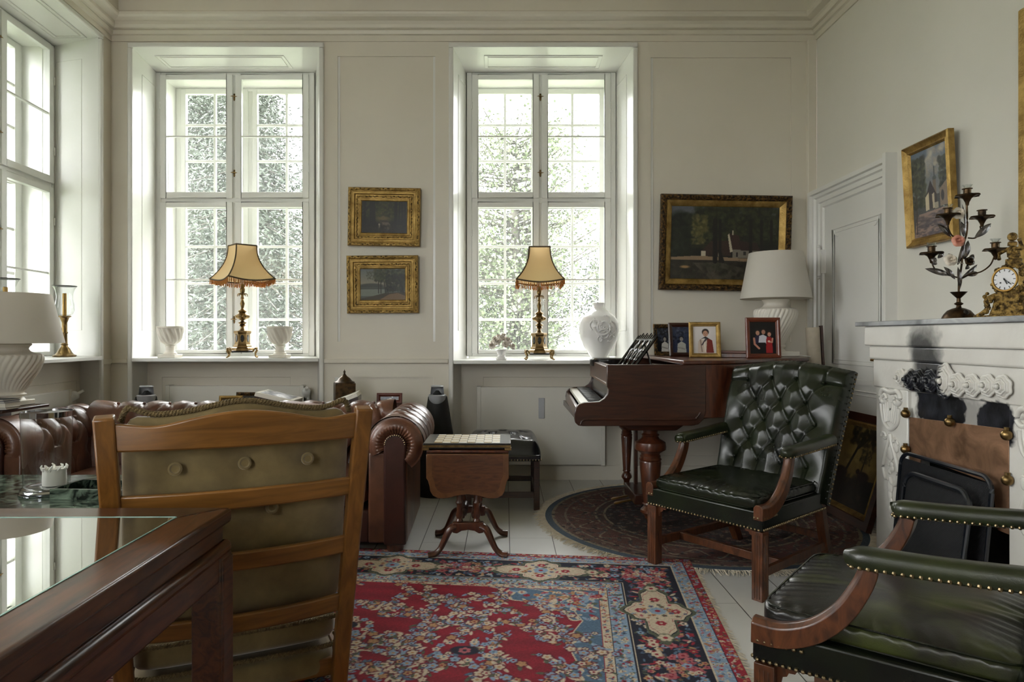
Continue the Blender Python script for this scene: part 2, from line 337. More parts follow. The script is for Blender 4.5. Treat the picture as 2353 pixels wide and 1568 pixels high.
# ================================================================== THE SETTING
D = 5.35; CEIL = 3.86; XL, XR, YB = -3.1446, 2.477, -2.6
PH = R(94.29)                                   # direction of the left wall
LW = Vector((-.0748, .9972, 0)); LN = Vector((-.9972, -.0748, 0))
def panelled(name, O, U, N, u0, u1, z0, z1, holes, panels, m, dep=.012):
    """vertical wall; O origin, U along, N away from the room; holes removed, panels recessed"""
    us = sorted({u0, u1, *[a for r in holes + panels for a in r[:2]]}); zs = sorted({z0, z1, *[a for r in holes + panels for a in r[2:4]]})
    us = [u for u in us if u0 <= u <= u1]; zs = [z for z in zs if z0 <= z <= z1]
    def cell(i, j):
        if not (0 <= i < len(us) - 1 and 0 <= j < len(zs) - 1): return None
        a, b = (us[i] + us[i + 1]) / 2, (zs[j] + zs[j + 1]) / 2
        for r in holes:
            if r[0] < a < r[1] and r[2] < b < r[3]: return None
        for r in panels:
            if r[0] < a < r[1] and r[2] < b < r[3]: return dep
        return 0.0
    mb = MB(); O, U, N = Vector(O), Vector(U), Vector(N); pt = lambda u, z, d: tuple(O + U * u + N * d + Vector((0, 0, z)))
    for i in range(len(us) - 1):
        for j in range(len(zs) - 1):
            d = cell(i, j)
            if d is None: continue
            a, b, c, e = us[i], us[i + 1], zs[j], zs[j + 1]
            mb.add([pt(a, c, d), pt(b, c, d), pt(b, e, d), pt(a, e, d)], [(0, 1, 2, 3)])
            for (p, q, di, dj) in (((b, c), (b, e), 1, 0), ((a, e), (b, e), 0, 1)):
                d2 = cell(i + di, j + dj)
                if d2 is not None and d2 != d: mb.add([pt(*p, d), pt(*q, d), pt(*q, d2), pt(*p, d2)], [(0, 1, 2, 3)])
    return tag(mb.build(name, m, smooth=False), kind='structure')
W1 = (-2.970, -1.476); W2 = (-.413, 1.025); WT = 3.51
ZR = 1.005      # chair rail
backholes = [(W1[0], W1[1], 0, WT), (W2[0], W2[1], 0, WT)]
backpanels = [(-1.335, -.555, 1.16, 3.44), (-1.36, -.57, .25, .875), (1.165, 2.285, 1.16, 3.43), (1.165, 2.285, .25, .87)]
panelled('wall_back', (0, D, 0), (1, 0, 0), (0, 1, 0), XL, XR, 0, CEIL, backholes, backpanels, m_wall)
# left wall: origin at the far corner, u runs towards the camera
LO = Vector((XL, D, 0)); LU = -LW
def lw(u): return LO + LU * u
W3 = (.181, 1.34); W4 = (2.15, 3.45)
W5 = (4.3, 5.6)
panelled('wall_left', LO, LU, LN, 0, 8.1, 0, CEIL, [(W3[0], W3[1], 0, WT), (W4[0], W4[1], 0, WT), (W5[0], W5[1], 0, WT)], [(1.48, 2.0, 1.16, 3.4), (1.48, 2.0, .25, .87)], m_wall)
panelled('wall_right', (XR, D, 0), (0, -1, 0), (1, 0, 0), 0, D - YB, 0, CEIL, [(.14, 1.06, 0, 2.205)], [], m_wallr)
WF = [(1.6, 3.0)]
panelled('wall_front', (-4, YB, 0), (1, 0, 0), (0, -1, 0), 0, 6.6, 0, CEIL, [(a, b_, 0, WT) for a, b_ in WF], [(3.35, 4.15, 1.2, 3.3)], m_wallr)
m, nt, b = newmat('painted_floorboards')
v = coords(nt); sp = nt.nodes.new('ShaderNodeSeparateXYZ'); nt.links.new(v, sp.inputs[0])
def mth(nt, op, a, b_=None, clamp=False):
    n = nt.nodes.new('ShaderNodeMath'); n.operation = op; n.use_clamp = clamp
    for k, q in enumerate((a, b_)):
        if q is None: continue
        if isinstance(q, (int, float)): n.inputs[k].default_value = q
        else: nt.links.new(q, n.inputs[k])
    return n.outputs[0]
bw = .255
fx = mth(nt, 'FRACT', mth(nt, 'DIVIDE', mth(nt, 'ADD', sp.outputs[0], 5.072), bw)); edge = mth(nt, 'MINIMUM', fx, mth(nt, 'SUBTRACT', 1.0, fx))
gap = mth(nt, 'LESS_THAN', edge, .009)
idx = mth(nt, 'FLOOR', mth(nt, 'DIVIDE', mth(nt, 'ADD', sp.outputs[0], 5.072), bw))
wn = nt.nodes.new('ShaderNodeTexWhiteNoise'); wn.noise_dimensions = '1D'; nt.links.new(idx, wn.inputs['W'])
yy = mth(nt, 'FRACT', mth(nt, 'DIVIDE', mth(nt, 'ADD', sp.outputs[1], mth(nt, 'MULTIPLY', wn.outputs['Value'], 4.0)), 4.0)); gap = mth(nt, 'MAXIMUM', gap, mth(nt, 'LESS_THAN', yy, .0006))
mx = nt.nodes.new('ShaderNodeMix'); mx.data_type = 'RGBA'; nt.links.new(gap, mx.inputs[0])
nt.links.new(ramp(nt, noise(nt, v, 2.2, 6), [(.3, (196, 195, 190)), (.7, (206, 205, 201))]), mx.inputs[6]); mx.inputs[7].default_value = (*lin((62, 58, 52)), 1)
nt.links.new(mx.outputs[2], b.inputs['Base Color']); b.inputs['Roughness'].default_value = .3; b.inputs['Coat Weight'].default_value = .15
bumpn(nt, b, mth(nt, 'SUBTRACT', mth(nt, 'MULTIPLY', noise(nt, v, 12, 3), .12), gap), .35, .004)
m_floor = m
tag(MB().box(-4.2, XR + .02, YB - .02, 6.3, -.1, 0).build('floor', m_floor, smooth=False), kind='structure')
tag(MB().box(-4.2, XR + .1, YB - .1, D + .02, CEIL, CEIL + .12).build('ceiling', m_ceil, smooth=False), kind='structure')
# cornice: profile (protrusion, z) swept round the room
cpf = [(0, 3.555), (.012, 3.555), (.012, 3.60), (.03, 3.605), (.038, 3.63), (.03, 3.64), (.05, 3.645), (.062, 3.668), (.062, 3.695), (.09, 3.70), (.112, 3.705), (.124, 3.72), (.128, 3.737), (.118, 3.75), (.118, CEIL), (0, CEIL)]
def cornice(name, A, B, n_in, ma, mbv):
    A, B = Vector(A), Vector(B); n = Vector(n_in); mb = MB(); m_ = len(cpf)
    vs = [tuple(A + n * p + Vector(ma) * p + Vector((0, 0, z))) for p, z in cpf] + [tuple(B + n * p + Vector(mbv) * p + Vector((0, 0, z))) for p, z in cpf]
    mb.add(vs, [(k, k + 1, m_ + k + 1, m_ + k) for k in range(m_ - 1)]); return tag(mb.build(name, m_wall, ang=25), kind='structure')
cornice('trim_1', (XL, D, 0), (XR, D, 0), (0, -1, 0), (1.07, 0, 0), (-1, 0, 0))
cornice('trim_2', (XR, D, 0), (XR, YB, 0), (-1, 0, 0), (0, -1, 0), (0, 0, 0))
cornice('trim_3', tuple(lw(0)), tuple(lw(8.0)), tuple(-LN), tuple(LU * 1.07), (0, 0, 0))
# chair rails and skirtings on the back wall
def strip(name, x0, x1, z0, z1, t, m=m_wall, y=D):
    return tag(MB().box(x0, x1, y - t, y + .01, z0, z1).build(name, m, bev=.006), kind='structure')
strip('trim_4', W1[1] + .035, W2[0] - .035, ZR - .018, ZR + .018, .022); strip('trim_5', W2[1] + .035, XR, ZR - .018, ZR + .018, .022); strip('trim_6', XL, W1[0] - .035, ZR - .018, ZR + .018, .022)
strip('baseboard_back', W1[1] + .03, W2[0] - .03, 0, .17, .02); strip('baseboard_back_right', W2[1] + .03, XR, 0, .17, .02)
tag(MB().box(2.405, XR, D - .035, D + .01, 0, 3.56).build('trim_7', m_wall, bev=.006), kind='structure')      # corner post
mb = MB()
for a, b_ in ((0, W3[0] - .02), (W3[1] + .02, W4[0] - .02)):
    p0, p1 = lw(a), lw(b_); nn = -LN * .022
    mb.add([tuple(q + Vector((0, 0, z))) for z in (ZR - .018, ZR + .018) for q in (p0, p1, p1 + nn, p0 + nn)], [(3, 2, 1, 0), (4, 5, 6, 7), (0, 1, 5, 4), (1, 2, 6, 5), (2, 3, 7, 6), (3, 0, 4, 7)])
tag(mb.build('trim_8', m_wall, smooth=False), kind='structure')
tag(MB().box(XR - .018, XR + .01, YB, 4.2, 0, .17).build('baseboard_right', m_wallr, bev=.005), kind='structure')
# ------------------------------------------------------------------ windows
def latch(parent, x, z, y=-.03):
    mb = MB().at((x, y, z)); mb.tube([(-.042, -.02, 0), (-.01, -.024, .002), (.01, -.024, -.002), (.042, -.02, 0)], [.003, .005, .005, .003], 6)
    mb.box(-.008, .008, -.012, .006, -.026, .026); mb.ball((0, -.022, 0), .009, 5); mb.ball((0, -.014, -.03), .006, 4); mb.ball((0, -.014, .022), .006, 4)
    mb.build('latch', m_abrass, parent, label='aged brass turn latch')
def window(name, loc, rz, w, fl, fr, mull, rec=-.22, sill_z=1.03, outer=.35, osh=0, sillfront=.03):
    root = empty(name, loc, rz); tag(root, kind='structure'); yf0, yf1 = fl[1], fr[1]; zt = 3.49
    # casing round the opening on the room side
    mb = MB()
    for (x0, y0, s) in ((fl[0], yf0, -1), (fr[0], yf1, 1)):
        mb.box(min(x0 - .004 * s, x0 + .034 * s), max(x0 - .004 * s, x0 + .034 * s), y0 - .022, y0 + .004, 0, WT - .006)
    mb.hexa([(fl[0] - .034, yf0 - .022, WT - .004), (fr[0] + .034, yf1 - .022, WT - .004), (fr[0] + .034, yf1 + .004, WT - .004), (fl[0] - .034, yf0 + .004, WT - .004)],
            [(fl[0] - .034, yf0 - .022, WT + .034), (fr[0] + .034, yf1 - .022, WT + .034), (fr[0] + .034, yf1 + .004, WT + .034), (fl[0] - .034, yf0 + .004, WT + .034)])
    mb.build('casing', m_trim, root, bev=.008)
    # reveals: splayed to the inner frame, then straight to the outer frame; solid jambs
    mb = MB(); tf = lambda f, t: (f[0] + (t[0] - f[0]), t[1])
    L = [(fl[0], fl[1] + .003), (0, 0), (0, outer + .12)]; Rr = [(fr[0], fr[1] + .003), (w, 0), (w, outer + .12)]
    for S, s in ((L, -1), (Rr, 1)):
        out = [(S[0][0] + s * .16, S[0][1] + .004), (S[1][0] + s * .16, 0), (S[2][0] + s * .16, S[2][1])]
        S = [(S[0][0], S[0][1] + .0)] + S[1:]
        for k in range(2):
            mb.hexa([(*S[k], 0), (*S[k + 1], 0), (*out[k + 1], 0), (*out[k], 0)], [(*S[k], WT + .1), (*S[k + 1], WT + .1), (*out[k + 1], WT + .1), (*out[k], WT + .1)])
    mb.hexa([(fl[0] - .1, fl[1] + .003, WT), (fr[0] + .1, fr[1] + .003, WT), (w + .1, 0, zt), (-.1, 0, zt)], [(fl[0] - .1, fl[1] + .003, WT + .1), (fr[0] + .1, fr[1] + .003, WT + .1), (w + .1, 0, WT + .1), (-.1, 0, WT + .1)])
    mb.box(-.1, w + .1, 0, outer + .12, zt, WT + .1); mb.box(-.1, w + .1, -.0, outer + .16, .9, 1.0)
    mb.build('reveal', m_trim, root, smooth=False)
    # soffit and jamb panels (raised fields with fine mouldings)
    mb = MB(); x0, x1 = .16, w - .16
    yA, yB = -.36, -.12
    for q in (0, .03):
        mb.tube([(x0 + q, yA + q, 3.502), (x1 - q, yA + q, 3.502), (x1 - q, yB - q, 3.494), (x0 + q, yB - q, 3.494)], .004, 4, closed=True)
    for S, s in ((L, -1), (Rr, 1)):
        (ax, ay), (bx, by) = S[0], S[1]
        e = lambda t, z: (ax + (bx - ax) * t, ay + (by - ay) * t, z)
        mb.tube([e(.34, 1.25), e(.34, 3.36), e(.86, 3.36), e(.86, 1.25)], .0035, 4, closed=True)
    mb.build('moulding', m_trim, root, smooth=False)
    # inner frame
    z0, z1 = 1.03, zt; mc = mull
    fb = MB(); fd = (-.045, .035)
    def fbox(a, b_, c, d, y0=fd[0], y1=fd[1]): fb.box(a, b_, y0, y1, c, d)
    fbox(0, .045, z0, z1); fbox(w - .045, w, z0, z1); fbox(.045, w - .045, z1 - .03, z1, -.04); fbox(.045, w - .045, z0, z0 + .035); fbox(.045, w - .045, 2.355, 2.41, -.04); fbox(mc - .018, mc + .018, z0, z1, -.038)
    fb.build('window_frame', m_win, root, bev=.004)
    def sash(name, xa, xb, za, zb, y0, y1, st, bars_v, bars_h, bar, top=None, bot=None):
        s = MB(); top = top or st; bot = bot or st
        s.box(xa, xa + st, y0, y1, za, zb); s.box(xb - st, xb, y0, y1, za, zb); s.box(xa + st, xb - st, y0, y1, zb - top, zb); s.box(xa + st, xb - st, y0, y1, za, za + bot)
        yb = (y0 + y1) / 2
        for v in bars_v: s.box(v - bar, v + bar, yb - .014, yb + .014, za + bot, zb - top)
        for h in bars_h: s.box(xa + st, xb - st, yb - .0125, yb + .0125, h - bar, h + bar)
        o = s.build(name, m_win, root, bev=.003)
        MB().add([(xa + st, yb, za + bot), (xb - st, yb, za + bot), (xb - st, yb, zb - top), (xa + st, yb, zb - top)], [(0, 1, 2, 3)]).build('pane', m_pane, o, smooth=False)
        return o
    for xa, xb in ((.045, mc - .012), (mc + .012, w - .045)):
        sash('inner_sash', xa, xb, 2.40, z1 - .02, -.055, -.012, .052, [], [2.936], .007, top=.045)
        sash('inner_sash', xa, xb, z0 + .025, 2.365, -.055, -.012, .052, [], [1.694], .007, top=.045, bot=.03)
    # outer frame and glazed sashes with small panes
    fb = MB(); O = outer
    fb.box(0, .05, O - .03, O + .06, 1.0, z1); fb.box(w - .05, w, O - .03, O + .06, 1.0, z1); fb.box(.05, w - .05, O - .03, O + .06, z1 - .03, z1); fb.box(.05, w - .05, O - .03, O + .06, 1.0, 1.05); fb.box(.05, w - .05, O - .02, O + .05, 2.385, 2.495); fb.box(mc - .03, mc + .03, O - .02, O + .05, 1.0, z1)
    fb.build('outer_frame', m_win, root, bev=.004)
    for xa, xb in ((.045, mc - .02), (mc + .02, w - .045)):
        xm = (xa + xb) / 2
        sash('outer_sash', xa, xb, 2.46, z1 - .01, O - .035, O + .01, .045, [xm], [2.818, 3.149], .011)
        sash('outer_sash', xa, xb, 1.02, 2.43, O - .035, O + .01, .045, [xm], [1.357, 1.69, 2.03], .011)
    for z in (1.35, 1.95, 2.62, 3.28): latch(root, mc, z)
    hb = MB()
    for z in (1.3, 2.1, 2.65, 3.2):
        hb.tube([(.045, -.058, z - .03), (.045, -.058, z + .03)], .006, 6); hb.tube([(w - .045, -.058, z - .03), (w - .045, -.058, z + .03)], .006, 6)
    hb.build('hinge', m_win, root)
    # sill board and the recess below it
    sb = MB(); z = sill_z
    sb.hexa([(fl[0] + .004, yf0 - sillfront, z - .03), (fr[0] - .004, yf1 - sillfront, z - .03), (w, .03, z - .03), (0, .03, z - .03)], [(fl[0] + .004, yf0 - sillfront, z), (fr[0] - .004, yf1 - sillfront, z), (w, .03, z), (0, .03, z)])
    sb.build('window_sill', m_win, root, bev=.005)
    pb = MB(); pb.box(-.12, w + .14, rec, rec + .12, 0, z - .028)
    pb.build('apron', m_wall, root, smooth=False)
    pb = MB(); pb.tube([(.15, rec - .001, .2), (.15, rec - .001, .86), (w - .15, rec - .001, .86), (w - .15, rec - .001, .2)], .003, 4, closed=True); pb.box(0, w, rec - .02, rec + .01, 0, .12)
    pb.build('apron_moulding', m_wall, root, smooth=False)
    return root
window('window_1', (-3.028, 5.85, 0), 0, 1.376, (.058, -.5), (1.552, -.5), .684)
window('window_2', (-.33, 5.85, 0), 0, 1.291, (-.083, -.5), (1.355, -.5), .638, sill_z=1.012)
def left_window(name, u_far, wd=1.33, far=(1.1706, -.45), near=(.05, -.45)):
    F1 = Vector((-3.592, 5.294, 0)) + LU * u_far; o = F1 - LW * wd
    return window(name, tuple(o), PH, wd, near, far, wd / 2, rec=-.28, sill_z=1.05, outer=.24)
left_window('window_3', 0, near=(.012, -.45))
for k, W in ((4, W4), (5, W5)):
    wd = 1.33; far_u = W[0]; mid = (W[0] + W[1]) / 2
    c = lw(mid) + LN * .45; o = c - LW * (wd / 2)
    window('window_%d' % k, tuple(o), PH, wd, (wd / 2 - .65, -.45), (wd / 2 + .65, -.45), wd / 2, rec=-.28, sill_z=1.05, outer=.24)
for k, (a, b_) in enumerate(WF):
    window('window_%d' % (6 + k), (-4 + b_ - .03, YB - .45, 0), R(180), 1.34, (-.03, -.45), (1.37, -.45), .67, rec=-.28, sill_z=1.05, outer=.24); portal(-4 + (a + b_) / 2, YB - .96, 2.26, R(90), 0, 1.4, 2.55)
portal(-2.34, 6.36, 2.26, R(-90), 0, 1.4, 2.55); portal(.315, 6.36, 2.26, R(-90), 0, 1.32, 2.55)
for u in (.67, 2.8, 4.95):
    c = lw(u) + LN * (1.02 if u > 1 else 1.02); portal(c.x, c.y, 2.26, R(-90), PH, 1.4, 2.55)
# ------------------------------------------------------------------ door in the right wall
root = empty('door_1', (XR, 5.19, 0), R(-90)); tag(root, kind='structure')     # local x runs towards the camera, local y away from the room (+X)
w_, h_ = .93, 2.205
mb = MB().box(0, w_, -.005, .035, 0, h_)
mb.build('door_leaf', m_trim, root, bev=.002)
def fieldrect(x0, x1, z0, z1, y=-.006, mb=None):
    for q, r_ in ((0, .008), (.028, .005)):
        mb.tube([(x0 + q, y, z0 + q), (x0 + q, y, z1 - q), (x1 - q, y, z1 - q), (x1 - q, y, z0 + q)], r_, 6, closed=True)
mb = MB(); fieldrect(.14, w_ - .14, 1.0, h_ - .2, mb=mb); fieldrect(.14, w_ - .14, .28, .82, mb=mb); mb.box(.13, w_ - .13, -.016, 0, .865, .9)
for sx, sz in ((.22, h_ - .26), (w_ - .22, h_ - .26)):
    mb.tube([(sx + .05 * math.cos(t / 8 * PI / 2 + (PI if sx < .4 else PI * 1.5)) * 1, -.008, sz + .05 + .05 * math.sin(t / 8 * PI / 2 + (PI if sx < .4 else PI * 1.5))) for t in range(9)], .004, 5)
mb.build('door_panel', m_trim, root)
mb = MB(); prof = [(-.012, 0), (.0, -.02), (.03, -.022), (.035, -.034), (.07, -.034), (.078, -.05), (.10, -.052), (.105, -.072), (.135, -.074), (.14, 0)]
n = len(prof); vs = []
for (dx, y) in prof: vs += [(-dx, y, 0), (-dx, y, h_ + dx), (w_ + min(dx, .0), y, h_ + dx)]
mb.add(vs, [(k * 3 + j, k * 3 + 3 + j, k * 3 + 4 + j, k * 3 + 1 + j) for k in range(n - 1) for j in (0, 1)])
mb.box(w_ - .006, w_ + .03, -.075, .02, 0, h_ + .16)
mb.build('door_frame', m_trim, root, ang=20)
mb = MB()
for z in (1.78, .5): mb.tube([(.0, -.045, z - .11), (.0, -.045, z + .11)], .014, 8); mb.ball((0, -.045, z + .12), .012, 5); mb.ball((0, -.045, z - .12), .012, 5); mb.box(0, .03, -.04, -.004, z - .09, z + .09)
mb.build('door_hinge', m_trim, root)
mb = MB(); mb.tube([(w_ - .06, -.01, 1.05), (w_ - .06, -.05, 1.05), (w_ - .17, -.055, 1.045)], .009, 8); mb.box(w_ - .08, w_ - .04, -.01, -.002, .92, 1.14); mb.build('door_handle', m_brass, root)
# ------------------------------------------------------------------ radiators
def radiator(loc, rz, w, h, label, slot=None, valve=None, group='flat panel radiators in the window recesses'):
    r = empty('radiator', loc, rz, label, 'radiator')
    MB().box(0, w, 0, .055, 0, h).build('panel', m_rad, r, bev=.006)
    for x in (0, w - .035): MB().box(x, x + .035, -.004, .075, -.005, h + .004).build('side_cover', m_rad, r, bev=.003)
    if slot: MB().box(slot, slot + .05, -.006, .01, h - .26, h - .09).build('heat_meter', m_silver, r, bev=.004, label='slim grey heat meter')
    if valve is not None:
        mb = MB(); mb.at((w + .02, 0, h - .05), rx=R(60), rz=R(20)).lathe([(0, -.05), (.03, -.05), (.034, -.045), (.034, .02), (.028, .03), (.012, .04), (.012, .08), (0, .08)], 20)
        mb.at().tube([(w - .02, .03, h - .06), (w + .03, .03, h - .05), (w + .03, .03, -.1)], .012, 8); mb.build('thermostat_valve', m_win, r)
    return r
radiator((-.232, 5.53, .139), 0, 1.06, .645, 'broad cream panel radiator in the recess behind the black footstool', slot=.51)
radiator((-2.80, 5.53, .139), 0, 1.14, .655, 'cream panel radiator behind the sofa under the left lamp window', valve=1)
p = Vector((-3.27, 5.06, 0)) - LW * 1.0
radiator((p.x, p.y, .139), PH, 1.0, .66, 'cream panel radiator low on the left wall behind the large white lamp', valve=1)
# ------------------------------------------------------------------ outside: lawn, trees
tag(MB().box(-60, 60, 6.7, 90, -1.0, -.95).build('lawn', mat('lawn_grass', (84, 92, 72), (112, 120, 96), 2, .9), smooth=False), 'green garden lawn outside the windows', 'lawn', kind='stuff')
tag(MB().box(-60, -4.6, -20, 6.7, -1.0, -.95).build('ground', mat('side_lawn', (84, 92, 72), (112, 120, 96), 2, .9), smooth=False), kind='structure')
m_leaf = {}
def tree(name, x, y, h, spread, n, label, kind='fir', trunk=.14, seed=0, low=.0, m=None):
    rs = random.Random(seed); t = empty(name, (x, y, -.80), 0, label, 'tree', 'garden trees seen through the windows')
    tb = MB(); tb.tube([(0, 0, -.2), (.05, .02, h * .4), (-.03, 0, h * .8), (0, 0, h)], [trunk, trunk * .8, trunk * .45, .02], 9)
    fo = MB(); br = []
    for i in range(int(n / 26)):
        z = h * (low + (1 - low) * rs.random()) + .25; a = rs.uniform(0, 2 * PI); L = spread * ((1.05 - z / h) if kind == 'fir' else math.sqrt(max(.1, 1 - ((z / h - .6) / .5) ** 2))) * rs.uniform(.6, 1.05)
        dr = -.25 * L if kind == 'fir' else .35 * L
        path = [(0, 0, z), (math.cos(a) * L * .5, math.sin(a) * L * .5, z + dr * .2), (math.cos(a) * L, math.sin(a) * L, z + dr)]
        tb.tube(path, [.025, .015, .006], 4)
        for k in range(70):
            q = rs.uniform(.15, 1) ** .7; bx, by, bz = math.cos(a) * L * q, math.sin(a) * L * q, z + dr * q * q
            s = .022 + .036 * rs.random(); j = .34 * spread / 2
            c = Vector((bx + rs.gauss(0, j * .5), by + rs.gauss(0, j * .5), bz + rs.gauss(0, j * .42) - (.1 if kind == 'fir' else 0)))
            d = Vector((rs.gauss(0, 1), rs.gauss(0, 1), rs.gauss(0, .6) - (.5 if kind == 'fir' else 0))).normalized(); e = d.cross(Vector((rs.gauss(0, 1), rs.gauss(0, 1), rs.gauss(0, 1)))).normalized()
            ln = s * (3.0 if kind == 'fir' else 1.7); wd = s * (.45 if kind == 'fir' else .8)
            fo.add([tuple(c), tuple(c + d * ln * .5 + e * wd), tuple(c + d * ln), tuple(c + d * ln * .5 - e * wd)], [(0, 1, 2, 3)])
    tb.build('trunk', m_bark, t); me = bpy.data.meshes.new('foliage'); me.from_pydata(fo.v, [], fo.f); me.materials.append(m or m_plant)
    f = bpy.data.objects.new('foliage', me); COL.objects.link(f); f.parent = t; return t
m_plant2 = mat('pale_leaf_green', (62, 72, 52), (104, 114, 84), 1.5, .7)
TG = 'garden trees seen through the windows'
tree('leafy_tree', -6.9, 4.4, 7.5, 2.6, 26000, 'dense leafy tree added close outside the left wall window to shade its reveal', 'leaf', .16, 8, .05, m_plant2)  # extra tree put in to cut the sky light on this reveal
tree('fir_tree', -5.9, 15.5, 9.0, 3.0, 20000, 'tall dark fir behind the left lamp window, its trunk right of the lamp', 'fir', .26, 1, .1)
tree('fir_tree', -9.9, 22.0, 12, 3.4, 20000, 'dark fir with drooping boughs filling the left casements of the left lamp window', 'fir', .26, 2, .08)
tree('leafy_tree', .25, 15.5, 6.4, 2.5, 8000, 'slender leafy tree whose grey trunk shows left of the lamp in the right-hand window', 'leaf', .2, 3, .1, m_plant2)
tree('leafy_tree', 4.6, 18.5, 6.0, 2.6, 11000, 'pale green bushy tree on the right of the right-hand window', 'leaf', .15, 4, .1, m_plant2)
tree('leafy_tree', -11.0, 14.2, 7.0, 2.6, 14000, 'bright green leafy tree outside the left wall window', 'leaf', .16, 6, .05, m_plant2)
for k, (x, y, h, lb) in enumerate(((-8.5, 23, 5.2, 'dark bush far behind the left lamp window'), (-4.2, 24, 5.0, 'dark bush behind the fir trunk'), (.3, 23, 4.8, 'dark bush behind the trunk in the right-hand window'), (4.6, 24.5, 5.0, 'bush at the far right of the garden'), (-13.2, 22, 5.0, 'bush at the far left of the garden'))):
    tree('garden_bush', x, y, h, 2.3, 13000, lb, 'leaf', .1, 20 + k, .0, m_plant)
# ================================================================== SEATING
def tuft(buttons, p, q, amp=.02, rad=.045, cr=.008, cw=.010, links=None):
    """height offset at (p,q): pits at buttons, creases along links"""
    h = 0; dm = 9
    for b in buttons:
        d = math.hypot(p - b[0], q - b[1]); dm = min(dm, d)
    h -= amp * math.exp(-(dm / rad) ** 1.25)
    if links:
        lm = 9
        for (ax, ay, bx, by) in links:
            L = (bx - ax) ** 2 + (by - ay) ** 2; t = max(0, min(1, ((p - ax) * (bx - ax) + (q - ay) * (by - ay)) / L)); lm = min(lm, math.hypot(p - ax - t * (bx - ax), q - ay - t * (by - ay)))
        h -= cr * math.exp(-(lm / cw) ** 2)
    return h
def lattice(x0, x1, y0, y1, dx, dy):
    B = []; rows = int(round((y1 - y0) / dy)) + 1
    for j in range(rows):
        y = y0 + j * dy; off = 0 if j % 2 == 0 else dx / 2; x = x0 + off
        while x <= x1 + 1e-6: B.append((x, y)); x += dx
    Lk = [(a[0], a[1], b[0], b[1]) for a in B for b in B if a[1] < b[1] and abs(b[1] - a[1] - dy) < 1e-3 and abs(abs(a[0] - b[0]) - dx / 2) < 1e-3]
    return B, Lk
def rail_nails(mb, pts, step, r=.006):
    pts = [Vector(p) for p in pts]
    for a, b in zip(pts, pts[1:]):
        n = max(1, int((b - a).length / step))
        for k in range(n):
            mb.ball(tuple(a + (b - a) * (k + .5) / n), r, 4)
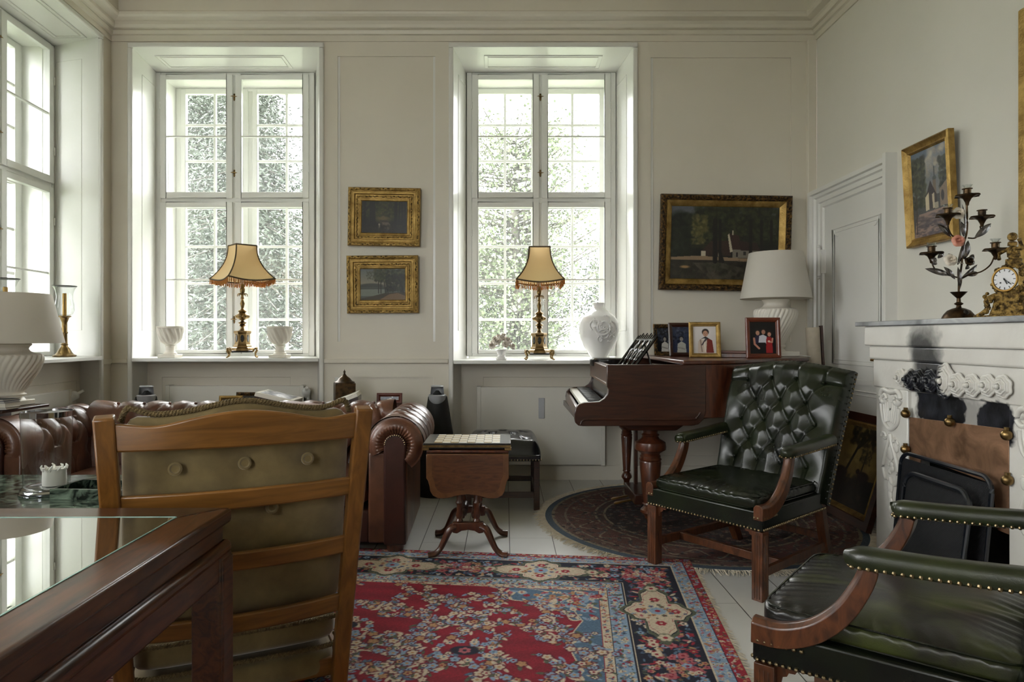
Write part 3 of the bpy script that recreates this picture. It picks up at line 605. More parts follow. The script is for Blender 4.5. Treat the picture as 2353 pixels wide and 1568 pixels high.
def armchair(name, loc, rz, label, ms=None):
    t = empty(name, loc, rz, label, 'armchair', 'green leather library armchairs by the fireplace')
    for s in (-1, 1):
        mb = MB(); x = s * .303; mb.box(x - .027, x + .027, -.002, .052, 0, .315)
        for k in (-.012, 0, .012): mb.box(x + k - .002, x + k + .002, -.0045, 0, .01, .3); mb.box(x + s * .027 - .002, x + s * .027 + .002, .025 + k - .002, .025 + k + .002, .01, .3)
        mb.build('leg', m_walnut, t, bev=.003)
    for s in (-1, 1):
        mb = MB(); mb.sweep([(s * .285, .60, .36), (s * .282, .625, .28), (s * .275, .675, .14), (s * .27, .745, 0)], [[(-.022, -.022), (.022, -.022), (.022, .022), (-.022, .022)]] * 4, up=(1, 0, 0))
        mb.build('leg', m_walnut, t, bev=.003)
    mb = MB()
    for s in (-1, 1): mb.hexa([(s * .303 - .011, .05, .10), (s * .303 + .011, .05, .10), (s * .275 + .011, .68, .10), (s * .275 - .011, .68, .10)], [(s * .303 - .011, .05, .14), (s * .303 + .011, .05, .14), (s * .275 + .011, .68, .14), (s * .275 - .011, .68, .14)])
    mb.box(-.29, .29, .215, .24, .10, .14); mb.box(-.27, .27, .655, .677, .15, .185)
    mb.build('stretcher', m_walnut, t, bev=.002)
    for s in (-1, 1):
        for (ax, ay) in ((0, 1), (1, 0)):   # pierced brackets
            mb = MB()
            pts = [(0, 0), (.07, 0), (.062, -.014), (.04, -.016), (.034, -.03), (.018, -.036), (.014, -.058), (0, -.07)]
            if ax: mb.at((s * .276, .022, .312)).prism([(-s * p * .75, q * .75) for p, q in pts], 0, .008, 'y')
            else: mb.at((s * .30, .052, .312)).prism([(p * .75, q * .75) for p, q in pts], -.004, .004, 'x')
            mb.build('bracket', m_walnut, t)
    # upholstered seat rail
    mb = MB(); mb.hexa([(-.33, -.006, .318), (.33, -.006, .318), (.305, .63, .318), (-.305, .63, .318)], [(-.33, -.006, .408), (.33, -.006, .408), (.305, .63, .408), (-.305, .63, .408)])
    mb.build('seat_rail', m_leather, t, bev=.008, seg=3)
    nb = MB(); rail_nails(nb, [(-.325, -.009, .326), (.325, -.009, .326)], .018); rail_nails(nb, [(.332, .0, .326), (.307, .63, .326)], .0165); rail_nails(nb, [(-.332, .0, .326), (-.307, .63, .326)], .0165)
    for s in (-1, 1): rail_nails(nb, [(s * .332, .0, .378), (s * .328, .13, .378)], .0165); rail_nails(nb, [(s * .322, -.008, .378), (s * .285, -.008, .378)], .0165)
    nb.build('nailhead_trim', m_nail, t)
    mb = MB(); n = [0]
    def cush(u, v):
        a = v * 2 * PI; tt = u * PI; ct = math.cos(tt); st = math.sin(tt) ** .28 if 0 < u < 1 else 0
        c, q = math.cos(a), math.sin(a); k = (abs(c) ** 12 + abs(q) ** 12) ** (-1 / 12); X, Y = c * k * st, q * k * st
        Z = -math.copysign(abs(ct) ** .4, ct); x = X * (.293 - .012 * Y); y = .30 + .30 * Y
        d = (1 - abs(X) ** 3) * (1 - abs(Y) ** 3); z = .435 + .033 * Z
        if Z > 0:
            e = max(abs(X), abs(Y)); z += .016 * d - .009 * math.exp(-((X - .1) ** 2 + (Y - .1) ** 2) * 4)
            z += .0035 * math.sin(40 * Y + 5 * math.sin(3 * X)) * max(0, (abs(X) - .55)) * 2 + .0035 * math.sin(44 * X + 4 * math.sin(3 * Y + 1)) * max(0, (abs(Y) - .5)) * 2
            z += .003 * math.sin(8 * X + 6 * Y + 2 * math.sin(5 * X)) * math.sin(5 * Y - 3 * X)
        return (x, y, z)
    mb.grid(cush, 41, 160, False, True); mb.build('seat_cushion', ms or m_leather, t, ang=70)
    mb = MB()
    for z in (.462, .412):
        mb.tube([(.288 * math.copysign(min(1, abs(math.cos(a)) ** .18), math.cos(a)), .30 + .296 * math.copysign(abs(math.sin(a)) ** .18, math.sin(a)), z) for a in [2 * PI * k / 48 for k in range(48)]], .003, 5, closed=True)
    mb.build('piping', m_leather, t)
    # buttoned back
    Hb = .72
    def back_pt(u, w, off):   # u -1..1 across, w 0..1 up
        hw = .322 + .033 * w; crest = .035 * (math.cos(u * PI) * .5 + .5) * (1 if w > .9 else (w / .9) ** 4) - .012 * abs(u) ** 6 * w
        z = .345 + (1.03 - .345) * w + crest; y = .605 + .235 * w ** 1.15
        nz, ny = .30, -.954
        return (u * hw, y + ny * off, z + nz * off)
    B = []
    for j, zz in enumerate((.17, .305, .44, .575, .71, .84)):
        xs = (-.54, -.18, .18, .54) if j % 2 == 1 else ((-.72, -.36, 0, .36, .72) if j < 5 else (-.36, 0, .36))
        if j % 2 == 0: xs = (-.36, 0, .36) if j else (-.36, 0, .36)
        B += [(x * .34, zz * Hb) for x in xs]
    B += [(-.72 * .34, .305 * Hb * 2 - .305 * Hb * 0 - .305 * Hb * 1), ]
    B = [];
    for j in range(5):
        xs = (-.64, -.21, .21, .64) if j % 2 == 0 else (-.43, 0, .43)
        B += [(x * .34, (.24 + j * .155) * Hb) for x in xs]
    Lk = [(a[0], a[1], b[0], b[1]) for a in B for b in B if abs(b[1] - a[1] - .155 * Hb) < 1e-3 and abs(a[0] - b[0]) < .08]
    for b in B:
        if abs(b[1] - .24 * Hb) < .01: Lk.append((b[0], b[1], b[0], 0.05))
        if b[1] > .85 * Hb: Lk.append((b[0], b[1], b[0] * 1.04, 1.05 * Hb))
    Lk += [(-.64 * .34, .86 * Hb, -.36, .86 * Hb), (.64 * .34, .86 * Hb, .36, .86 * Hb)]
    def front(i, j):
        u = i * 2 - 1; w = j; e = min(1 - abs(u), 1 - w, 1) ; p, q = u * .34, w * Hb
        off = .055 * (1 - max(0, 1 - e / .10) ** 2.4) + .022 * (1 - abs(u) ** 4) * (1 - abs(2 * w - 1) ** 6)
        return back_pt(u, w, off + tuft(B, p, q, .036, .07, .010, .0065, Lk) * (1 if e > .02 else e / .02))
    mb = MB(); mb.grid(front, 91, 101)
    # shell behind
    mb.grid(lambda i, j: back_pt(i * 2 - 1, j, -.035), 15, 15)
    rim = [(-1, k / 20) for k in range(21)] + [(-1 + k / 15, 1) for k in range(1, 31)] + [(1, 1 - k / 20) for k in range(1, 21)]
    vs = [back_pt(u, w, 0) for u, w in rim] + [back_pt(u, w, -.035) for u, w in rim]; m_ = len(rim)
    mb.add(vs, [(k, k + 1, m_ + k + 1, m_ + k) for k in range(m_ - 1)])
    mb.build('backrest', m_leather, t, ang=60)
    for b in B:
        u, w = b[0] / .34, b[1] / Hb; MB().ball(back_pt(u, w, .055 + .022 * (1 - abs(u) ** 4) * (1 - abs(2 * w - 1) ** 6) - .034), .009, 4).build('button', m_leather, t)
    nb = MB(); rail_nails(nb, [back_pt(-1.005, k / 14, -.022) for k in range(15)], .018, .0055); rail_nails(nb, [back_pt(1.005, k / 14, -.022) for k in range(15)], .018, .0055)
    nb.build('nailhead_trim', m_nail, t)
    for s in (-1, 1):
        path = bez([(s * .312, -.008, .402), (s * .312, .07, .404), (s * .311, .15, .438), (s * .309, .215, .50), (s * .306, .258, .575), (s * .304, .275, .625)], 6)
        n = len(path); secs = []
        for k in range(n):
            q = k / (n - 1); h = .034 - .012 * q; wd = .024 - .004 * q
            secs.append([(-wd, -h), (wd, -h), (wd, h * .6), (wd * .5, h), (-wd * .5, h), (-wd, h * .6)])
        mb = MB(); mb.sweep(path, secs); mb.build('arm_support', m_walnut, t, bev=.003)
        path = bez([(s * .302, .225, .642), (s * .304, .235, .644), (s * .306, .26, .646), (s * .309, .45, .655), (s * .312, .66, .672)], 5); n = len(path)
        def sec(p3):
            d = p3[1] - .225; f = max(.1, math.sqrt(max(0, 1 - (1 - d / .034) ** 2))) if d < .034 else 1
            return [(f * .036 * math.copysign(abs(math.cos(a)) ** .7, math.cos(a)), (.028 * math.copysign(abs(math.sin(a)) ** .8, math.sin(a)) if math.sin(a) > 0 else .026 * math.copysign(abs(math.sin(a)) ** .5, math.sin(a))) * f) for a in [2 * PI * k / 20 for k in range(20)]]
        mb = MB(); mb.sweep(path, [sec(q_) for q_ in path]); a = mb.build('arm_pad', m_armlea, t, ang=60)
        nb = MB()
        for e in (-1, 1): rail_nails(nb, [(s * .304 + e * .034, .25, .628), (s * .311 + e * .036, .66, .651)], .0185, .006)
        rail_nails(nb, [(s * .304 - .034, .25, .626), (s * .303 - .02, .231, .625), (s * .303 + .02, .231, .625), (s * .304 + .034, .25, .626)], .0185, .006)
        nb.build('nailhead_trim', m_nail, a)
    return t
armchair('armchair', (.9565, 3.276, 0), R(-51.9), 'dark green buttoned leather armchair facing the rug in front of the piano, seen whole')
armchair('armchair', (.886, 2.078, 0), R(-129.04), 'green leather armchair cut by the lower right corner, only its arms and worn seat showing', m_seatlea)
# ------------------------------------------------------------------ chesterfield sofa
sofa = empty('chesterfield_sofa', (-1.69, 3.66, 0), R(2.0), 'brown buttoned leather chesterfield sofa below the left lamp window', 'sofa')
def rolled(name, s0, s1, prof, tf, bx, b0, dx, rows, ns, parent=sofa, amp=.03, m=m_brnlea, rad=.05, cr=.016):
    """prof: list of (out, z) ; tf(s, out, z)->xyz ; buttons at arc fractions rows"""
    pr = [Vector((a, b, 0)) for a, b in prof]; ln = [0]
    for a, b in zip(pr, pr[1:]): ln.append(ln[-1] + (b - a).length)
    tot = ln[-1]; B = []
    for j, q in enumerate(rows):
        x = b0 + (dx / 2 if j % 2 else 0)
        while x < s1 - .02: B.append((x, q * tot)); x += dx
    Lk = [(a[0], a[1], b[0], b[1]) for a in B for b in B for k in range(len(rows) - 1) if abs(a[1] - rows[k] * tot) < 1e-4 and abs(b[1] - rows[k + 1] * tot) < 1e-4 and abs(abs(a[0] - b[0]) - dx / 2) < 1e-3]
    for b in B:
        if abs(b[1] - rows[0] * tot) < 1e-4: Lk.append((b[0], b[1], b[0], 0))
        if abs(b[1] - rows[-1] * tot) < 1e-4: Lk.append((b[0], b[1], b[0], tot))
    def at(q):
        for k in range(len(ln) - 1):
            if q <= ln[k + 1] + 1e-9:
                f = (q - ln[k]) / (ln[k + 1] - ln[k]); p = pr[k].lerp(pr[k + 1], f)
                a = (pr[min(k + 2, len(pr) - 1)] - pr[k]).normalized(); a0 = (pr[k + 1] - pr[max(k - 1, 0)]).normalized(); tt = a0.lerp(a, f).normalized()
                return p, Vector((-tt.y, tt.x, 0))
        return pr[-1], Vector((0, 1, 0))
    def fn(i, j):
        s = s0 + (s1 - s0) * i; q = j * tot * .9999; p, nrm = at(q)
        o = tuft(B, s, q, amp, rad, cr, .012, Lk) + .012; p = p + nrm * o
        return tf(s, p.x, p.y)
    mb = MB(); mb.grid(fn, ns, 70); o = mb.build(name, m, parent, ang=75)
    for b in B:
        p, nrm = at(b[1]); p = p + nrm * (.012 - amp + .006); MB().ball(tf(b[0], p.x, p.y), .011, 4).build('button', m, o)
    return o
def arc(cx, cz, r, a0, a1, n): return [(cx + r * math.cos(R(a0 + (a1 - a0) * k / n)), cz + r * math.sin(R(a0 + (a1 - a0) * k / n))) for k in range(n + 1)]
# back: inner face rises from the seat then rolls over to the rear
pb = [(0, .34), (.005, .45), (.02, .56)] + arc(.145, .645, .125, 190, -20, 16)
rolled('backrest', -.98, .98, pb, lambda s, o, z: (s, .66 + o, z), None, -.84, .168, (.16, .42, .68), 200)
pa = [(0, .34), (.0, .45), (.0, .54)] + arc(.15, .60, .15, 180, -35, 18)
for s in (-1, 1):
    rolled('arm', .01, .80, pa, (lambda q, o, z, s=s: (s * (.935 + o), q, z)) , None, .16, .168, (.2, .46, .70), 90)
    mb = MB()   # end scroll ring with pleats
    def ring(i, j, s=s):
        a = R(205 - 260 * i); pl = .004 * math.sin(i * 150) * max(0, 1 - j / .55); rr = .060 + (.155 - .060) * j
        y = .016 - .026 * math.sin(min(1, j * 1.15) * PI) ** .7 * (j > .3 or .6) + pl
        return (s * (1.085 + rr * math.cos(a)), y, .60 + rr * math.sin(a))
    mb.grid(ring, 300, 14); mb.build('scroll_pleats', m_brnlea, sofa, ang=80)
    pts = [(-.062, .05), (.062, .05)] + [(x, z) for x, z in [(.058, .5), (.062, .60)]] + [(.062 * math.cos(R(a)), .60 + .064 * math.sin(R(a))) for a in range(15, 180, 15)] + [(-.062, .60), (-.062, .5)]
    MB().at((s * 1.085, 0, 0)).prism(pts, -.014, .03, 'y').build('arm_front_panel', m_dklea, sofa, bev=.012, seg=3)
    mb = MB(); mb.box(min(s * .935, s * 1.15), max(s * .935, s * 1.15), .012, .82, .055, .56); mb.build('arm_side', m_brnlea, sofa, bev=.012)
    nb = MB(); rail_nails(nb, [(s * 1.085 + .056 * math.cos(R(a)), -.016, .6 + .058 * math.sin(R(a))) for a in range(0, 181, 12)], .02, .005); nb.build('nailhead_trim', m_nail, sofa)
MB().box(-1.13, 1.13, .74, .84, .055, .60).build('rear_panel', m_brnlea, sofa, bev=.012)
MB().box(-.94, .94, .02, .76, .055, .235).build('base', m_dklea, sofa, bev=.012)
for k in range(3):
    x = -.93 + k * .62; MB().pillow(x + .003, x + .617, .015, .68, .235, .40, 14, .22).build('seat_cushion', m_brnlea, sofa, ang=70)
for x, y in ((-1.08, .05), (1.08, .05), (-1.08, .78), (1.08, .78)):
    MB().at((x, y, 0)).lathe([(.03, 0), (.045, .008), (.05, .03), (.042, .055), (.03, .06)], 18).build('bun_foot', m_mahog, sofa)
c = empty('throw_cushion', (-1.36, 4.22, .41), 0, 'faded brown leather cushion lying against the sofa back', 'cushion')
MB().at((0, 0, .19), rx=R(-16)).pillow(-.42, .42, -.06, .06, -.2, .2, 16, .8).build('cushion_cover', mat('worn_brown_leather', (96, 66, 54), (140, 108, 92), 7, .5, bump=.3, bscale=120), c, ang=70)
# ------------------------------------------------------------------ ladder-back easy chair in the foreground
ch = empty('ladderback_chair', (-.758 - .0915, 1.945 + .2, 0), math.atan2(.416, .909), 'honey coloured ladder-back easy chair with olive velvet cushions, back to the camera', 'chair')
# local x right, +y forward (away from camera); posts rake back (-y) going up
def rake(z): return -.22 * (max(z, 0) / .98) ** 1.12
def hwid(z): return .312 + .038 * z / .98
for s in (-1, 1):
    zs = [.0105, .15, .3, .45, .6, .75, .9, .985 if s < 0 else .98]
    mb = MB(); mb.sweep([(s * hwid(z), rake(z), z) for z in zs], [[(-.026, -.021), (.026, -.021), (.026, .021), (-.026, .021)]] * len(zs), up=(0, 1, 0)); mb.build('leg', m_beechv, ch, bev=.006)
    MB().box(s * .34 - .022, s * .34 + .022, .58, .62, .0105, .26).build('leg', m_beechv, ch, bev=.005)
def slat(zc, hh, crest=0, bow=.045):
    def pos(u, v, side):
        x = u * (hwid(zc) - .012); z = zc + (v - .5) * hh
        if crest: z += v * (.026 * math.exp(-(u / .42) ** 2) - .012 * math.exp(-((abs(u) - .68) / .2) ** 2))
        return (x, rake(z) - bow * (1 - u * u) + side * .011, z)
    mb = MB(); n = 25; vs = []
    for i in range(n):
        u = -1 + 2 * i / (n - 1); vs += [pos(u, 0, -1), pos(u, 1, -1), pos(u, 1, 1), pos(u, 0, 1)]
    fs = [(i * 4 + k, i * 4 + (k + 1) % 4, i * 4 + 4 + (k + 1) % 4, i * 4 + 4 + k) for i in range(n - 1) for k in range(4)] + [(0, 1, 2, 3), ((n - 1) * 4 + 3, (n - 1) * 4 + 2, (n - 1) * 4 + 1, (n - 1) * 4)]
    mb.add(vs, fs); return mb
slat(.925, .082, crest=1).build('top_rail', m_beech, ch, bev=.006)
for zc in (.727, .53, .327): slat(zc, .060).build('slat', m_beech, ch, bev=.006)
MB().box(-.30, .30, .01, .03, .05, .11).build('seat_rail', m_beech, ch, bev=.004); MB().box(-.32, .32, .575, .60, .05, .11).build('seat_rail', m_beech, ch, bev=.004)
for s in (-1, 1): MB().box(s * .325 - .012, s * .325 + .012, .03, .57, .05, .11).build('seat_rail', m_beech, ch, bev=.004)
# velvet back cushion standing in front of the slats
BC = [(-.18, .822), (.005, .824), (.185, .824), (-.09, .675), (.085, .677)]
def ctop(X): return .972 + .034 * math.exp(-(X / .4) ** 2) + .022 * math.exp(-((abs(X) - .95) / .14) ** 2)
def bcush(i, j):
    a = j * 2 * PI; t = i * PI; ct = math.cos(t); st = math.sin(t) ** .35 if 0 < i < 1 else 0
    c, q = math.cos(a), math.sin(a); k = (abs(c) ** 9 + abs(q) ** 9) ** (-1 / 9); X, Z = c * k * st, q * k * st
    z = .64 + .345 * Z + (ctop(X) - .985) * max(0, Z) ** 2; x = X * .318
    d = (1 - X ** 4) * (1 - Z ** 4); y = -math.copysign(abs(ct) ** .5, ct) * .045 * (.55 + .45 * d)
    if ct > 0: y -= tuft(BC, x, z, .026, .05)
    return (x, rake(z) + .068 - .03 * (1 - X * X) + y, z)
MB().grid(bcush, 61, 120, False, True).build('back_cushion', m_velvet, ch, ang=80)
for b in BC:
    MB().at((b[0], rake(b[1]) + .068 - .03 - .045 + .012, b[1]), rx=R(90 - 14)).lathe([(0, 0), (.014, .001), (.019, .005), (.019, .010), (.014, .013), (.010, .009), (0, .008)], 16).build('button', m_velvet, ch)
def cord(path, name='cord_trim'):
    P_ = [Vector(p) for p in path]; mb = MB()
    for ph in (0, PI):
        pts = []; L = 0
        for k, p in enumerate(P_):
            if k: L += (p - P_[k - 1]).length
            t = (P_[min(k + 1, len(P_) - 1)] - P_[max(k - 1, 0)]).normalized(); s_ = t.cross(Vector((0, 1, .01))).normalized(); u_ = s_.cross(t)
            a = L / .018 * 2 * PI + ph; pts.append(tuple(p + s_ * math.cos(a) * .0042 + u_ * math.sin(a) * .0042))
        mb.tube(pts, .0052, 6)
    return mb.build(name, m_rope, ch)
top = []
for k in range(161):
    X = -1 + 2 * k / 160; e = max(0, (abs(X) - .93) / .07)
    z = ctop(X) + .006 - .035 * e * e; top.append((X * .318, rake(z) + .068 - .03 * (1 - X * X) - .006, z))
cord(bez([p for p in top[::4]], 24))
mb = MB().pillow(-.315, .315, .0, .58, .15, .285, 18, .2); mb.build('seat_cushion', m_velvet, ch, ang=75)
cord(bez([(-.318, .10, .26), (-.314, .02, .256), (-.28, -.004, .254), (0, -.006, .252), (.28, -.004, .256), (.314, .02, .262), (.318, .12, .27)], 60)); cord(bez([(-.316, .08, .165), (-.28, -.004, .16), (0, -.006, .158), (.28, -.004, .162), (.316, .08, .165)], 60))
MB().pillow(-.31, .31, .005, .57, .03, .148, 16, .1).build('seat_base', m_velvet, ch, ang=75)
# ------------------------------------------------------------------ black footstool
fs_ = empty('footstool', (-.015, 4.62, 0), 0, 'black buttoned leather footstool on four dark square legs behind the chess table', 'footstool')
for x in (-.235, .235):
    for y in (.02, .56):
        MB().box(x - .02, x + .02, y - .02, y + .02, 0, .36).build('leg', m_mahogx, fs_, bev=.003)
mb = MB(); mb.box(-.22, .22, .01, .03, .085, .125); mb.box(-.22, .22, .55, .57, .085, .125)
for s in (-1, 1): mb.box(s * .235 - .01, s * .235 + .01, .04, .54, .085, .125)
mb.build('stretcher', m_mahogx, fs_, bev=.002)
SB, SL = lattice(-.15, .16, .09, .50, .15, .135)
def stool(i, j):
    u, v = i * 2 - 1, j * 2 - 1; ex = max(0, (abs(u) - .72) / .28); ey = max(0, (abs(v) - .72) / .28); e = min(1, math.hypot(ex, ey)) if ex and ey else max(ex, ey)
    x = u * .26; y = .29 + v * .31; z = .345 + .135 * (1 - e ** 3) + .03 * (1 - u * u) * (1 - v * v)
    x += math.copysign(.02, u) * (1 - (abs(z - .42) / .09) ** 2) * ex if ex else 0
    return (x, y, z + tuft(SB, x, y, .026, .034, .008, .009, SL) * (1 if e < .01 else max(0, 1 - e * 1.6)))
mb = MB(); mb.grid(stool, 90, 90); mb.build('seat', m_blklea, fs_, ang=75)
MB().box(-.262, .262, -.022, .602, .342, .385).build('seat_rail', m_blklea, fs_, bev=.01)
nb = MB(); rail_nails(nb, [(-.26, -.024, .352), (.26, -.024, .352)], .02, .006); rail_nails(nb, [(.264, -.02, .352), (.264, .6, .352)], .02, .006); nb.build('nailhead_trim', m_nail, fs_)
# ================================================================== PIANO
px_, py_ = .9, 4.69
pn = empty('grand_piano', (px_, py_, 0), 0, 'brown mahogany grand piano with open keyboard standing across the right-hand window', 'piano')
def W(): return MB().at((-px_, -py_, 0))
cheek = [(.6145, 1.031), (.6145, .899), (.6235, .884), (.6175, .852), (.599, .827), (.5695, .808), (.530, .805), (.482, .803), (.446, .791), (.425, .767), (.419, .734), (.4205, .704), (.425, .680), (.443, .664), (.470, .661), (1.125, .664), (1.165, .672), (1.195, .70), (1.21, .75), (1.21, 1.031)]
cheek = cheek[:1] + [q for q in cheek[1:]]
W().prism(cheek, 4.03, 4.075, 'y').build('near_cheek', m_mahogx, pn, bev=.004)
W().prism([(x + .06, z) for x, z in cheek], 5.255, 5.30, 'y').build('far_cheek', m_mahogx, pn, bev=.004)
W().tube(bez([(.455, 4.026, .672), (.463, 4.026, .69), (.49, 4.026, .70), (.6, 4.026, .702), (1.10, 4.026, .702), (1.15, 4.026, .712), (1.175, 4.026, .745)], 6), .005, 6).build('bead_moulding', m_mahogx, pn)
rim = bez([(1.19, 4.05), (1.30, 4.07), (1.45, 4.15), (1.60, 4.29), (1.76, 4.43), (1.95, 4.53), (2.08, 4.64), (2.15, 4.80), (2.15, 5.0), (2.09, 5.20), (1.95, 5.28), (1.6, 5.29), (.9, 5.29)] and [(a, b, 0) for a, b in [(1.19, 4.05), (1.30, 4.07), (1.45, 4.15), (1.60, 4.29), (1.76, 4.43), (1.95, 4.53), (2.08, 4.64), (2.15, 4.80), (2.15, 5.0), (2.09, 5.20), (1.95, 5.28), (1.6, 5.29), (.9, 5.29)]], 6)
mb = W(); mb.sweep([(a, b, .87) for a, b, c in rim], [[(-.02, -.16), (.02, -.16), (.02, .16), (-.02, .16)]] * len(rim)); mb.build('bent_rim', m_mahog, pn, bev=.003)
W().prism([(1.07, 4.02)] + [(a + .015, b - .012) for a, b, c in rim if a < 2.1 and b < 4.7] + [(2.165, 4.80), (2.17, 5.0), (2.11, 5.21), (1.96, 5.30), (1.07, 5.31)], 1.032, 1.056, 'z').build('lid', m_mahog, pn, bev=.006)
W().prism([(.66, 4.07), (1.2, 4.07), (1.5, 4.3), (2.05, 4.75), (2.05, 5.2), (.7, 5.27)], .70, .98, 'z').build('inner_case', m_mahogx, pn, smooth=False)
W().box(.46, 1.15, 4.06, 5.27, .662, .70).build('keybed', m_mahogx, pn)
W().hexa([(.640, 4.075, .905), (.66, 4.075, .905), (.69, 5.26, .905), (.67, 5.26, .905)], [(.632, 4.075, 1.012), (.70, 4.075, 1.012), (.73, 5.26, 1.012), (.672, 5.26, 1.012)]).build('nameboard', m_mahog, pn, bev=.002)
W().hexa([(.628, 4.075, .895), (.67, 4.075, .895), (.70, 5.26, .895), (.668, 5.26, .895)], [(.628, 4.075, .907), (.67, 4.075, .907), (.70, 5.26, .907), (.668, 5.26, .907)]).build('fallboard_edge', m_band, pn)
W().hexa([(.635, 4.075, .80), (.66, 4.075, .80), (.70, 5.26, .80), (.675, 5.26, .80)], [(.655, 4.075, .90), (.67, 4.075, .90), (.71, 5.26, .90), (.695, 5.26, .90)]).build('fallboard', m_ebony, pn)
W().hexa([(.430, 4.075, .70), (.452, 4.075, .70), (.50, 5.26, .70), (.478, 5.26, .70)], [(.436, 4.075, .765), (.458, 4.075, .765), (.506, 5.26, .765), (.484, 5.26, .765)]).build('key_slip', m_mahog, pn, bev=.004)
sk = .05 / 1.2
wkm = MB().box(-.07, .075, -.0105, .0105, -.02, 0); wk = None; nw = 52; kw = 1.165 / nw
for k in range(nw):
    y = 4.088 + kw * (k + .5)
    if wk is None: wk = wkm.build('white_key', m_ivory, pn, bev=.001); wk.location = (.532 + (y - 4.08) * sk - px_, y - py_, .796)
    else: o = wk.copy(); COL.objects.link(o); o.location = (.532 + (y - 4.08) * sk - px_, y - py_, .796)
bkm = MB().hexa([(-.045, -.006, 0), (.05, -.006, 0), (.05, .006, 0), (-.045, .006, 0)], [(-.038, -.0045, .012), (.05, -.0045, .012), (.05, .0045, .012), (-.038, .0045, .012)]); bk = None
for k in range(nw - 1):
    if (k + 5) % 7 in (2, 6): continue
    y = 4.088 + kw * (k + 1)
    if bk is None: bk = bkm.build('black_key', m_ebony, pn, bev=.001); bk.location = (.557 + (y - 4.08) * sk - px_, y - py_, .796)
    else: o = bk.copy(); COL.objects.link(o); o.location = (.557 + (y - 4.08) * sk - px_, y - py_, .796)
def pleg(x, y, s, caster):
    k = s
    pr = [(0, .655), (.075, .655), (.075, .635), (.05, .628), (.046, .60), (.058, .592), (.05, .58), (.06, .565), (.096, .545), (.1, .52), (.098, .50), (.062, .478), (.058, .468), (.066, .46), (.064, .45), (.072, .44), (.066, .43), (.07, .42), (.045, .17), (.05, .16), (.038, .15), (.062, .125), (.065, .11), (.04, .09), (.034, .07), (.0, .07)]
    W2 = W(); W2.at((x - px_, y - py_, 0)).lathe([(r * k, z) for r, z in pr], 8 if False else 20); o = W2.build('leg', m_mahog, pn, ang=30)
    mb = MB().at((x - px_, y - py_, 0)); mb.lathe([(0, .075), (.022, .075), (.024, .05), (.016, .045), (0, .045)], 14); mb.tube([(-.0, -.012, .029), (-.0, .012, .029)], .019, 14); mb.box(-.004, .004, -.018, .018, .015, .05)
    mb.build('caster', m_abrass, o, label='brass caster')
pleg(.905, 4.17, .97, 0); pleg(.945, 5.20, .62, 0); pleg(1.95, 4.98, .8, 0)
W().hexa([(.76, 4.09, .625), (1.05, 4.09, .625), (1.05, 4.26, .625), (.76, 4.26, .625)], [(.70, 4.08, .663), (1.10, 4.08, .663), (1.10, 4.27, .663), (.70, 4.27, .663)]).build('leg_block', m_mahogx, pn, bev=.01)
mb = W(); mb.box(.93, .955, 4.52, 4.57, .12, .665); mb.box(.93, .955, 4.81, 4.86, .12, .665); mb.box(.87, 1.03, 4.5, 4.88, .07, .14); mb.build('pedal_lyre', m_mahogx, pn, bev=.006)
for y in (4.64, 4.76): W().sweep([(.90, y, .075), (.82, y, .06), (.77, y, .05), (.755, y, .045)], [[(-.01, -.005), (.01, -.005), (.01, .005), (-.01, .005)], [(-.012, -.005), (.012, -.005), (.012, .005), (-.012, .005)], [(-.018, -.006), (.018, -.006), (.018, .006), (-.018, .006)], [(-.01, -.004), (.01, -.004), (.01, .004), (-.01, .004)]]).build('pedal', m_brass, pn, bev=.002)
# fretwork music desk and folded candle slides
mdk = W(); ax = lambda t, q: (.80 + .155 * t, 4.22 + q, .985 + .215 * t)     # t along slope
def bar(t0, q0, t1, q1, r=.006): mdk.tube([ax(t0, q0), ax((t0 + t1) / 2, (q0 + q1) / 2), ax(t1, q1)], r, 5)
for q in (0, .56): bar(0, q, 1.02, q, .009)
for t in (0, .9): bar(t, 0, t, .56, .008)
for k in range(9): bar(.9, .03 + k * .0625, 1.06 + .05 * (k % 2), .03 + k * .0625, .004)
for k in range(6):
    q = .09 + k * .076
    pts = [ax(t / 12 * .88, q + .028 * math.sin(t / 12 * PI * 2 + (k % 2) * PI)) for t in range(13)]; mdk.tube(pts, .006, 5)
    pts = [ax(.45 + .16 * math.cos(a / 10 * 2 * PI), q + .02 * math.sin(a / 10 * 2 * PI)) for a in range(10)]; mdk.tube(pts, .005, 5, closed=True)
mdk.tube([ax(.85, .28), (.99, 4.5, .985)], .006, 5)
mdk.build('music_desk', m_ebony, pn, label='pierced fretwork music desk leaning open')
mb = W(); mb.hexa([(.98, 4.16, 1.0), (1.14, 4.10, .99), (1.14, 4.52, .99), (.98, 4.52, 1.0)], [(.98, 4.16, 1.02), (1.14, 4.10, 1.01), (1.14, 4.52, 1.01), (.98, 4.52, 1.02)]); mb.build('desk_slide', m_ebony, pn, bev=.004)
mb = MB().at((.78 - px_, 5.05 - py_, .98)); mb.lathe([(0, 0), (.135, 0), (.14, .01), (.14, .05), (.13, .06), (0, .06)], 32); mb.build('candle_tray', m_ebony, pn)
